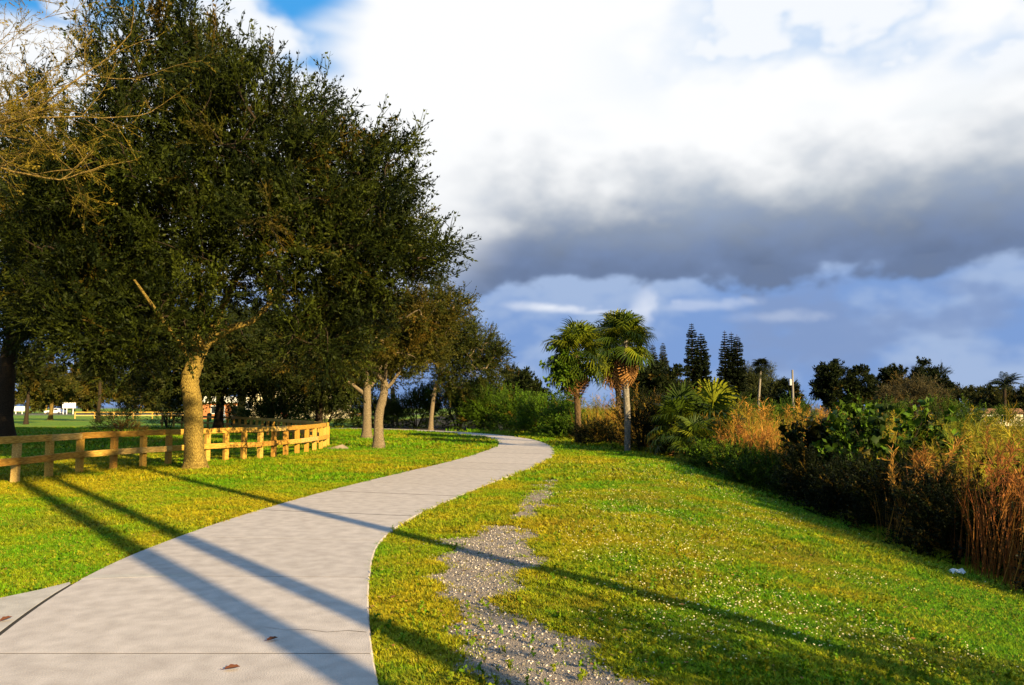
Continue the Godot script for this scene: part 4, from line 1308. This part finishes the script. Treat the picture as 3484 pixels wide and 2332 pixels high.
func make_far_left() -> void:
	var olive := {"lo": Color(0.03, 0.036, 0.006), "hi": Color(0.095, 0.09, 0.012), "size": 2.6, "each": 8, "rise": 0.25, "gold": 0.12, "bark": M.bark}
	var g := "olive trees beyond the road"
	crown("roadside_tree", "olive tree behind the small white sign at the far left", "tree", g, -128.0, -215.0, 7.0, 11.5, 0.5, 80, olive.duplicate())
	crown("roadside_tree", "tall olive tree behind the parked white car", "tree", g, -115.0, -212.0, 8.0, 12.5, 0.5, 100, olive.duplicate())
	crown("roadside_tree", "olive tree directly behind the larger white sign", "tree", g, -101.5, -214.0, 7.0, 11.0, 0.5, 80, olive.duplicate())
	crown("roadside_tree", "darker tree beyond the road just left of the big oak trunk", "tree", g, -88.0, -216.0, 8.5, 9.5, 0.0, 90, {"lo": Color(0.012, 0.018, 0.004), "hi": Color(0.04, 0.045, 0.008), "size": 2.6, "each": 8, "bark": M.dark_bark})
	crown("roadside_tree", "slim lit trunk tree standing at the far wooden fence", "tree", g, -59.5, -101.0, 3.4, 5.6, 2.0, 60, {"lo": Color(0.03, 0.036, 0.006), "hi": Color(0.095, 0.09, 0.012), "size": 1.4, "each": 8, "gold": 0.12, "bark": M.gold_bark, "r": 0.28})
	crown("roadside_tree", "thin dark leaning tree in front of the small white sign", "tree", g, -46.5, -75.0, 1.8, 6.6, 3.6, 40, {"lo": Color(0.012, 0.016, 0.004), "hi": Color(0.04, 0.045, 0.008), "size": 1.2, "each": 8, "bark": M.dark_bark, "r": 0.17})
	crown("roadside_tree", "thin dark trunk before the parked white car", "tree", g, -46.5, -88.0, 1.5, 7.5, 4.6, 30, {"lo": Color(0.012, 0.016, 0.004), "hi": Color(0.04, 0.045, 0.008), "size": 1.3, "each": 8, "bark": M.dark_bark, "r": 0.2})
	# clipped shrubs
	shrub("park_shrub", "wide dark olive shrub behind the fence left of the big oak", "shrub", "", Vector3(-27.0, 0, -54.0), 1.7, 2.1, 1.2, 420, {"size": 0.5, "lo": Color(0.02, 0.03, 0.005), "hi": Color(0.06, 0.07, 0.008)})
	shrub("park_shrub", "taller dark shrub right beside the big oak's trunk behind the fence", "shrub", "", Vector3(-25.4, 0, -58.0), 1.4, 2.5, 1.2, 420, {"size": 0.55, "lo": Color(0.012, 0.022, 0.005), "hi": Color(0.035, 0.06, 0.008)})
	shrub("park_shrub", "low brown withered shrub in front of the dark olive shrub", "shrub", "", Vector3(-24.6, 0, -50.0), 1.3, 0.7, 0.7, 240, {"size": 0.35, "lo": Color(0.05, 0.035, 0.01), "hi": Color(0.11, 0.07, 0.02), "gold": 0.4})
	for a in [[-32.0, -92.0, 1.4, 2.2, "dark clipped shrub between the black trunk and the bench"], [-28.6, -93.0, 1.9, 2.1, "dark clipped shrub right behind the cream bench"], [-26.0, -90.0, 1.5, 2.2, "dark shrub between the bench and the red lectern"], [-23.7, -88.0, 1.6, 2.4, "bright green shrub right behind the red lectern"], [-20.4, -84.0, 1.6, 2.2, "brownish twiggy shrub right of the red lectern"]]:
		var bright: float = 1.0 if a[4].begins_with("bright") else 0.0
		shrub("garden_shrub", a[4], "shrub", "shrubs before the cream building", Vector3(a[0], 0, a[1]), a[2], a[3], 1.2, 330, {"size": 0.6, "lo": mixc(Color(0.012, 0.02, 0.005), Color(0.04, 0.08, 0.006), bright), "hi": mixc(Color(0.035, 0.05, 0.008), Color(0.09, 0.18, 0.01), bright), "gold": 0.35 if a[4].begins_with("brown") else 0.03})
	# white blank boards on posts
	for a in [[-107.5, -190.0, 3.2, 1.35, 1.45, "larger blank white signboard on three posts right of the car"], [-123.0, -195.0, 3.3, 1.2, 0.7, "small low blank white signboard at the far left"]]:
		var t := thing("signboard", a[5], "sign", Vector3(a[0], 0, a[1]))
		var m := Mb.new()
		m.box(Vector3(0, a[4] + a[3] * 0.5, 0), Vector3(a[2], a[3], 0.12), 0.03)
		part("board", m.mesh(), M.white, t)
		for x in [-a[2] * 0.44, -a[2] * 0.18, a[2] * 0.3]:
			m = Mb.new()
			m.box(Vector3(x, a[4] * 0.5 - 0.1, -0.14), Vector3(0.16, a[4] + 0.5, 0.14), 0.02)
			part("post", m.mesh(), M.white, t)
	make_car(Vector3(-112.5, 0.0, -193.0))
	# cream building with a brick wing
	var b := thing("cream_building", "cream building with gables glimpsed under the dark canopy", "building", Vector3(-31.0, 0, -112.0))
	var m := Mb.new()
	m.box(Vector3(-0.5, 2.1, -4.0), Vector3(14.0, 4.4, 8.0), 0.03)
	part("wall", m.mesh(), M.cream, b)
	m = Mb.new()
	m.prism(PackedVector2Array([Vector2(0.4, 4.3), Vector2(-8.6, 4.3), Vector2(-4.0, 6.4)]), Vector3(-7.9, 0, 0), Vector3(6.9, 0, 0), Vector3(0, 0, 1), Vector3.UP)
	part("roof", m.mesh(), M.tile, b)
	for x in [-5.0, 0.0, 4.6]:
		m = Mb.new()
		m.prism(PackedVector2Array([Vector2(-1.7, 2.6), Vector2(1.7, 2.6), Vector2(1.7, 4.2), Vector2(0, 6.0), Vector2(-1.7, 4.2)]), Vector3(x, 0, 0.0), Vector3(x, 0, 0.5), Vector3.RIGHT, Vector3.UP)
		part("gable", m.mesh(), M.cream, b)
	for x in [-6.6, -3.0, -1.7, 1.7, 2.9, 6.0]:
		m = Mb.new()
		m.box(Vector3(x, 2.0, 0.03), Vector3(1.1, 1.3, 0.08), 0.01)
		var w := part("window", m.mesh(), M.white, b)
		m = Mb.new()
		m.box(Vector3(x, 2.0, 0.08), Vector3(0.9, 1.1, 0.03), 0.005)
		part("pane", m.mesh(), M.glass, w)
	var k := thing("brick_building", "orange brick building with a white fascia left of the cream building", "building", Vector3(-41.0, 0, -112.0))
	m = Mb.new()
	m.box(Vector3(0, 1.1, -3.0), Vector3(7.0, 2.4, 6.0), 0.02)
	part("wall", m.mesh(), M.brick, k)
	m = Mb.new()
	m.box(Vector3(0, 2.75, -2.9), Vector3(7.5, 0.9, 6.6), 0.02)
	part("fascia", m.mesh(), M.white, k)
	for x in [-1.6, 1.4]:
		m = Mb.new()
		m.box(Vector3(x, 1.3, 0.03), Vector3(0.9, 1.2, 0.08), 0.01)
		var w := part("window", m.mesh(), M.white, k)
		m = Mb.new()
		m.box(Vector3(x, 1.3, 0.08), Vector3(0.7, 1.0, 0.03), 0.005)
		part("pane", m.mesh(), M.glass, w)
	# bench
	var bench := thing("park_bench", "cream slatted bench in front of the golden topped trunk", "bench", Vector3(-27.75, 0, -79.0))
	for y in [0.52, 0.66, 0.80]:
		m = Mb.new()
		m.box(Vector3(0, y, -0.05), Vector3(1.35, 0.11, 0.04), 0.008)
		part("back_slat", m.mesh(), M.bench_paint, bench)
	for z in [0.05, 0.19, 0.33]:
		m = Mb.new()
		m.box(Vector3(0, 0.44, z), Vector3(1.35, 0.04, 0.12), 0.008)
		part("seat_slat", m.mesh(), M.bench_paint, bench)
	for x in [-0.55, 0.55]:
		for z in [0.0, 0.34]:
			m = Mb.new()
			m.box(Vector3(x, 0.2, z), Vector3(0.06, 0.44, 0.06), 0.006)
			part("leg", m.mesh(), M.rubber, bench)
	# litter bin
	var bin := thing("litter_bin", "dark green litter bin left of the black trunk", "bin", Vector3(-36.3, 0, -94.0))
	m = Mb.new()
	m.tube([Vector3(0, 0, 0), Vector3(0, 0.04, 0), Vector3(0, 0.78, 0)], [0.2, 0.24, 0.27], 14)
	part("drum", m.mesh(), M.green_paint, bin)
	m = Mb.new()
	m.tube([Vector3(0, 0.78, 0), Vector3(0, 0.82, 0), Vector3(0, 0.94, 0), Vector3(0, 0.98, 0)], [0.28, 0.3, 0.18, 0.02], 14)
	part("lid", m.mesh(), M.green_paint, bin)
	# small white cabinet with a panel above
	var cab := thing("white_cabinet", "narrow white cabinet with a pale panel above beside the black trunk", "cabinet", Vector3(-36.5, 0, -99.0))
	m = Mb.new()
	m.box(Vector3(0, 0.4, 0), Vector3(0.5, 0.8, 0.4), 0.03)
	part("case", m.mesh(), M.white, cab)
	m = Mb.new()
	m.box(Vector3(-0.02, 1.3, -0.05), Vector3(0.4, 0.95, 0.08), 0.02)
	part("panel", m.mesh(), M.steel, cab)
	# lectern sign
	var lec := thing("lectern_sign", "small red brown lectern sign with a slanted top", "sign", Vector3(-23.55, 0, -81.0), "", 0.9)
	m = Mb.new()
	m.box(Vector3(0, 0.4, 0), Vector3(0.16, 0.95, 0.14), 0.015)
	part("post", m.mesh(), M.red_wood, lec)
	m = Mb.new()
	m.box(Vector3.ZERO, Vector3(0.75, 0.07, 0.62), 0.012)
	part("top", m.mesh(), M.red_wood, lec, Transform3D(Basis(Vector3.RIGHT, 0.62), Vector3(0, 0.93, 0.05)))

func make_car(at: Vector3) -> void:
	var car := thing("parked_car", "white saloon car parked on the road beyond the grass", "car", at)
	var side := PackedVector2Array([Vector2(-2.3, 0.35), Vector2(-2.32, 0.62), Vector2(-2.2, 0.80), Vector2(-1.0, 0.93), Vector2(1.55, 0.98), Vector2(2.15, 0.92), Vector2(2.3, 0.75), Vector2(2.28, 0.36), Vector2(1.9, 0.26), Vector2(-1.9, 0.26)])
	var m := Mb.new()
	m.prism(side, Vector3(0, 0, -0.82), Vector3(0, 0, 0.82), Vector3.RIGHT, Vector3.UP)
	var slim := PackedVector2Array()
	for p in side:
		slim.append(Vector2(p.x * 0.985, 0.6 + (p.y - 0.6) * 0.9))
	m.prism(slim, Vector3(0, 0, -0.88), Vector3(0, 0, 0.88), Vector3.RIGHT, Vector3.UP)
	part("body", m.mesh(), M.car_paint, car)
	m = Mb.new()
	m.prism(PackedVector2Array([Vector2(-1.0, 0.93), Vector2(-0.35, 1.36), Vector2(0.1, 1.43), Vector2(0.75, 1.41), Vector2(1.6, 0.97)]), Vector3(0, 0, -0.68), Vector3(0, 0, 0.68), Vector3.RIGHT, Vector3.UP)
	part("cabin", m.mesh(), M.car_paint, car)
	for w in [[-0.78, -0.02], [0.06, 0.92]]:
		m = Mb.new()
		var l: float = w[0]
		var r: float = w[1]
		m.prism(PackedVector2Array([Vector2(l, 0.97), Vector2(l + (0.5 if l < -0.5 else 0.0), 1.33), Vector2(r - (0.3 if r > 0.5 else 0.0), 1.36), Vector2(r + (0.3 if r > 0.5 else 0.0), 0.99)]), Vector3(0, 0, 0.66), Vector3(0, 0, 0.69), Vector3.RIGHT, Vector3.UP)
		part("window", m.mesh(), M.glass, car)
	for x in [-1.4, 1.35]:
		for z in [-0.78, 0.78]:
			m = Mb.new()
			m.tube([Vector3(x, 0.32, z - 0.11), Vector3(x, 0.32, z - 0.10), Vector3(x, 0.32, z + 0.10), Vector3(x, 0.32, z + 0.11)], [0.2, 0.32, 0.32, 0.2], 18)
			var wheel := part("wheel", m.mesh(), M.rubber, car)
			m = Mb.new()
			m.tube([Vector3(x, 0.32, z + signf(z) * 0.09), Vector3(x, 0.32, z + signf(z) * 0.125), Vector3(x, 0.32, z + signf(z) * 0.13)], [0.2, 0.19, 0.01], 16)
			part("rim", m.mesh(), M.steel, wheel)
	for z in [-0.6, 0.6]:
		m = Mb.new()
		m.box(Vector3(-2.29, 0.66, z), Vector3(0.08, 0.14, 0.36), 0.01)
		part("headlight", m.mesh(), M.steel, car)

func make_casters() -> void:
	# palms on the verge behind the viewer whose long shadows cross the path
	for a in [[6.2, 4.4, 12.0, 0.15], [6.1, 3.2, 11.5, 0.125], [6.3, -0.15, 11.0, 0.115]]:
		var words: String = ["tall slim palm behind the viewer casting the nearest long shadow", "tall slim palm behind the viewer casting the middle long shadow", "tall slim palm beside the viewer casting the farthest long shadow"][used.get("verge_palm", -1) + 1]
		fan_palm("verge_palm", words, "palms on the verge behind the viewer", on_land(a[0], a[1]), on_land(a[0], a[1]) + Vector3(0, a[2], 0), a[3], 24, 1.0, 0, M.palm_bark)
	shrub("verge_shrub", "rounded shrub on the verge beside the viewer shading the lower right lawn", "shrub", "", on_land(7.4, 1.2), 1.8, 4.6, 1.8, 900, {"size": 0.7})

func make_lawn() -> void:
	var clump := blade_clump(10, 0.75, 0.13, 0.9, 2)
	var flat := blade_clump(8, 0.85, 0.20, 1.2, 2)
	var walks := [path_shape, side_shape]
	var lists := [[], []]
	var tints := [PackedColorArray(), PackedColorArray()]
	# [from, to, per square metre, size]
	for band in [[-2.0, 3.2, 420, 0.062], [3.2, 6.5, 2100, 0.043], [6.5, 10.0, 1200, 0.052], [10.0, 17.0, 420, 0.075], [17.0, 30.0, 95, 0.12], [30.0, 62.0, 17, 0.19]]:
		var z0: float = band[0]
		var z1: float = band[1]
		var half := maxf(z1 * 0.70 + 1.0, 7.0)
		var count := int((z1 - z0) * half * 2.0 * band[2])
		for i in count:
			var d := rnd(z0, z1)
			var x := rnd(-1.0, 1.0) * half
			if absf(x) > (d * 0.70 + 1.0 if d > 3.2 else 7.0) or x > brush_edge(-d) + 0.6:
				continue
			var p := Vector2(x, -d)
			if inside(p + Vector2(fine.get_noise_2d(p.x * 5.0, p.y * 5.0), fine.get_noise_2d(p.x * 5.0 + 40.0, p.y * 5.0)) * 0.10, walks):
				continue
			var size: float = band[3] * rnd(0.6, 1.25)
			var gp := Vector2(p.x + fine.get_noise_2d(p.x * 2.6, p.y * 2.6) * 0.30, p.y + fine.get_noise_2d(p.x * 2.6 + 70.0, p.y * 2.6) * 0.6)
			if x > -1.2 and x < 1.4 and inside(gp, bare_shapes):
				var deep := 0
				for e in [Vector2(0.2, 0), Vector2(-0.2, 0), Vector2(0, 0.35), Vector2(0, -0.35)]:
					if inside(gp + e, bare_shapes): deep += 1
				if rng.randf() > [0.6, 0.5, 0.35, 0.18, 0.02][deep]: continue
				size *= 0.75
			var c := turf(p.x, p.y)
			var r := rng.randf()
			if r < 0.10: c = mixc(c, Color(0.42, 0.36, 0.03), 0.7)
			elif r < 0.24: c = mixc(c, Color(0.04, 0.12, 0.004), 0.6)
			elif r < 0.27: c = mixc(c, Color(0.25, 0.12, 0.02), 0.5)
			var k := 0 if rng.randf() < 0.55 else 1
			var tall := 1.0 + 0.9 * smoothstep(-0.5, 0.3, x - brush_edge(-d))
			lists[k].append(Transform3D(Basis(Vector3.UP, rnd(0, TAU)) * Basis.from_scale(Vector3(size, size * tall, size) * Vector3(1.1, 0.9, 1.1)), on_land(p.x, p.y)))
			tints[k].append(c * rnd(0.75, 1.2))
	for i in 2:
		tag(copies("lawn_grass", [clump, flat][i], M.grass, lists[i], tints[i]), ["short yellow green lawn grass on both sides of the path", "broad bladed turf mixed into the lawn"][i], "", "", "stuff")
	# bare gravel
	var g := Mb.new()
	for s in bare_shapes:
		var lo := Vector2(99, 99)
		var hi := Vector2(-99, -99)
		for q in s:
			lo = lo.min(q); hi = hi.max(q)
		lo -= Vector2(0.4, 0.4); hi += Vector2(0.4, 0.4)
		var st := 0.07
		var x := lo.x
		while x < hi.x:
			var z := lo.y
			while z < hi.y:
				var p := Vector2(x + st * 0.5, z + st * 0.5)
				var gp := Vector2(p.x + fine.get_noise_2d(p.x * 2.6, p.y * 2.6) * 0.34, p.y + fine.get_noise_2d(p.x * 2.6 + 70.0, p.y * 2.6) * 0.66)
				if inside(gp, [s]):
					g.quad(Vector3(x, 0.006, z), Vector3(x + st, 0.006, z), Vector3(x + st, 0.006, z + st), Vector3(x, 0.006, z + st), Vector3.UP)
				z += st
			x += st
	tag(part("bare_patch", g.mesh(), M.gravel), "bare grey gravel patch worn into the grass beside the path", "", "", "structure")
	var st := Mb.new()
	var ico := []
	for i in 12:
		var y := 1.0 - 2.0 * (i + 0.5) / 12.0
		var a := i * 2.39996
		ico.append(Vector3(cos(a) * sqrt(1.0 - y * y), y, sin(a) * sqrt(1.0 - y * y)) * rnd(0.75, 1.1))
	# a rough pebble: two rings closed by caps
	st.tube([Vector3(0, -0.5, 0), Vector3(0.02, -0.35, 0), Vector3(0.05, 0.1, 0.03), Vector3(0, 0.45, 0), Vector3(0, 0.55, 0)], [0.05, 0.75, 0.95, 0.5, 0.02], 6, 0.28)
	var where := []
	var cols := PackedColorArray()
	for i in 42000:
		var s: PackedVector2Array = bare_shapes[0] if rng.randf() < 0.25 else bare_shapes[1]
		var p := Vector2(rnd(-1.2, 1.3), rnd(-17.6, -10.6) if s == bare_shapes[0] else rnd(-10.8, -3.2))
		var gp := Vector2(p.x + fine.get_noise_2d(p.x * 2.6, p.y * 2.6) * 0.30, p.y + fine.get_noise_2d(p.x * 2.6 + 70.0, p.y * 2.6) * 0.6)
		gp += Vector2(rng.randfn() * 0.10, rng.randfn() * 0.18)
		if not inside(gp, [s]) or inside(p, walks):
			continue
		var size := 0.003 + 0.012 * pow(rng.randf(), 3.5)
		where.append(Transform3D(Basis(ball(), rnd(0, 3.0)) * Basis.from_scale(Vector3(size, size * 0.6, size * rnd(0.7, 1.0))), Vector3(p.x, 0.008 + size * 0.25, p.y)))
		var v := rnd(0.12, 0.40) if rng.randf() < 0.75 else rnd(0.5, 0.72)
		cols.append(Color(v, v * 0.90, v * 0.79))
	tag(copies("pebbles", st.mesh(), M.stone, where, cols), "grey and white pebbles scattered on the bare patch", "", "", "stuff")
	# small white flowers on the right verge
	var fl := Mb.new()
	for i in 6:
		var a := TAU * i / 6.0
		var d := Vector3(cos(a), 0.25, sin(a))
		var sd := Vector3(-sin(a), 0, cos(a))
		fl.tri(Vector3.ZERO, d + sd * 0.45, d - sd * 0.45, Vector3.UP, Color(0.80, 0.72, 0.42))
	fl.tube([Vector3(0, 0, 0), Vector3(0, 0.22, 0), Vector3(0, 0.3, 0)], [0.35, 0.3, 0.02], 6, 0.0, Color(0.7, 0.5, 0.06))
	where = []
	cols = PackedColorArray()
	for i in 17000:
		var d := 3.4 + 20.0 * pow(rng.randf(), 1.3)
		var x := rnd(0.0, d * 0.70 + 0.5)
		if x > brush_edge(-d) - 0.8 or x < 0.25 + d * 0.03:
			continue
		var dense := tone.get_noise_2d(x * 5.0 + 500.0, -d * 5.0) + 0.3 * fine.get_noise_2d(x * 3.0, d * 3.0) + smoothstep(0.6, 2.5, x) * 0.35 - smoothstep(0.0, 1.6, x - slope_start(-d) - 1.4) * 0.6
		if dense < 0.14 + rnd(-0.1, 0.25) or inside(Vector2(x, -d), bare_shapes):
			continue
		var s := rnd(0.003, 0.0062) * (0.9 + d * 0.03)
		where.append(Transform3D(aim(Vector3(0, 1, 0.25) + ball() * 0.5, s), on_land(x, -d) + Vector3(0, rnd(0.03, 0.06), 0)))
		cols.append(Color.WHITE * rnd(0.85, 1.0))
	tag(copies("white_flowers", fl.mesh(), M.flower, where, cols), "tiny white flowers sprinkled over the right hand grass", "", "", "stuff")
	# dead leaves lying in the grass
	var lf := Mb.new()
	leaf_on(lf, Vector3(-0.5, 0, 0), Vector3(1, 0.05, 0).normalized(), 1.0, 0.5, Color.WHITE, true)
	where = []
	cols = PackedColorArray()
	for i in 3200:
		var d := 4.0 + 24.0 * rng.randf() * rng.randf() + rnd(0, 3.0)
		var x := rnd(-d * 0.7, minf(d * 0.7, brush_edge(-d) - 1.0))
		if (x > -1.0 and rng.randf() < 0.6) or inside(Vector2(x, -d), walks):
			continue
		where.append(Transform3D(Basis(Vector3.UP, rnd(0, TAU)) * Basis(Vector3.RIGHT, rnd(-0.5, 0.5)) * Basis.from_scale(Vector3.ONE * rnd(0.02, 0.05)), on_land(x, -d) + Vector3(0, rnd(0.02, 0.055), 0)))
		cols.append(mixc(Color(0.36, 0.20, 0.05), Color(0.16, 0.06, 0.02), rng.randf()))
	tag(copies("leaf_litter", lf.mesh(), M.grass, where, cols), "dead orange and brown leaves scattered in the grass", "", "", "stuff")
	var fl2 := Mb.new()
	for i in 8:
		for sd in [-1.0, 1.0]:
			var pts := []
			for k in 2:
				var t := (i + k) / 8.0
				var w := 0.30 * pow(sin(PI * pow(t, 0.8)), 0.8) * (1.0 + 0.15 * sin(t * 19.0))
				pts.append(Vector3(t - 0.5, 0.12 * t * t, 0))
				pts.append(Vector3(t - 0.5, 0.12 * t * t + w * 0.55, sd * w * 0.8))
			fl2.quad(pts[0], pts[1], pts[3], pts[2], Vector3(0, 0.85, -sd * 0.5))
	fl2.tube([Vector3(-0.5, 0, 0), Vector3(-0.62, 0.03, 0.03), Vector3(-0.72, 0.08, 0.02)], [0.02, 0.016, 0.014], 4)
	M.leaf_shape = fl2.mesh()
	# low weeds in the turf
	where = []
	cols = PackedColorArray()
	for i in 5200:
		var d := 3.6 + 17.0 * rng.randf() * rng.randf()
		var x := rnd(-d * 0.72, minf(d * 0.72, brush_edge(-d)))
		if inside(Vector2(x, -d), walks) or (inside(Vector2(x, -d), bare_shapes) and rng.randf() < 0.75):
			continue
		if tone.get_noise_2d(x * 9.0 - 70.0, d * 9.0) < -0.05:
			continue
		where.append(Transform3D(aim(Vector3(rnd(-0.7, 0.7), 1.0, rnd(-0.7, 0.7)), rnd(0.045, 0.085)), on_land(x, -d)))
		cols.append(mixc(Color(0.08, 0.19, 0.004), Color(0.26, 0.27, 0.01), rng.randf()))
	tag(copies("lawn_weeds", twigs.broad, M.grass, where, cols), "small broad leaved weeds dotted through the lawn", "", "", "stuff")

func make_bits() -> void:
	# single leaves on the concrete
	for a in [[-1.62, -5.42, 0.10, 0.6, "small brown leaf on the path between two shadow stripes"], [-1.68, -4.83, 0.12, 0.2, "dark red brown leaf on the slab nearest the viewer"], [-3.74, -5.92, 0.12, 1.2, "curled orange leaf lying in the gap by the side walk"], [-3.35, -4.98, 0.05, 0.3, "tiny dark leaf at the left of the near joint"], [-0.98, -6.6, 0.07, 0.9, "small leaf near the path's right edge"]]:
		var b := Basis(Vector3.UP, a[3]) * Basis(Vector3.RIGHT, 0.12) * Basis.from_scale(Vector3(a[2], a[2], a[2]) * 0.8)
		var o := part("fallen_leaf", M.leaf_shape, M.dead_leaf, null, Transform3D(b, Vector3(a[0], 0.038, a[1])))
		tag(o, a[4], "leaf", "single leaves lying on the concrete")
	# scrap of white paper on the lower lawn
	var m := Mb.new()
	var p := on_land(6.0, -10.75)
	var top := [Vector3(-0.11, 0.05, 0.02), Vector3(-0.03, 0.085, -0.03), Vector3(0.05, 0.065, 0.0), Vector3(0.12, 0.08, -0.02)]
	for i in 3:
		var a: Vector3 = top[i]
		var b: Vector3 = top[i + 1]
		var dn := Vector3(0, -0.045, 0.06)
		m.quad(a, b, b + dn, a + dn, Vector3(0.1 * i, 0.7, 0.7).normalized())
		m.quad(a, b, b + Vector3(0, -0.03, -0.06), a + Vector3(0, -0.03, -0.06), Vector3(0, 0.8, -0.6))
	tag(part("paper_scrap", m.mesh(), M.white, null, Transform3D(Basis(Vector3.UP, 0.3), p)), "crumpled white paper scrap lying near the dark lower lawn edge", "litter")
	# flat stone at the fence corner
	m = Mb.new()
	m.tube([Vector3(0, -0.05, 0), Vector3(0, -0.02, 0), Vector3(0.02, 0.07, 0), Vector3(0, 0.12, 0), Vector3(0, 0.13, 0)], [0.05, 0.42, 0.4, 0.25, 0.02], 9, 0.2)
	tag(part("flat_stone", m.mesh(), M.gravel, null, Transform3D(Basis.from_scale(Vector3(1.1, 1, 0.7)), Vector3(-6.75, 0, -30.2))), "pale flat stone lying at the end corner of the fence", "stone")
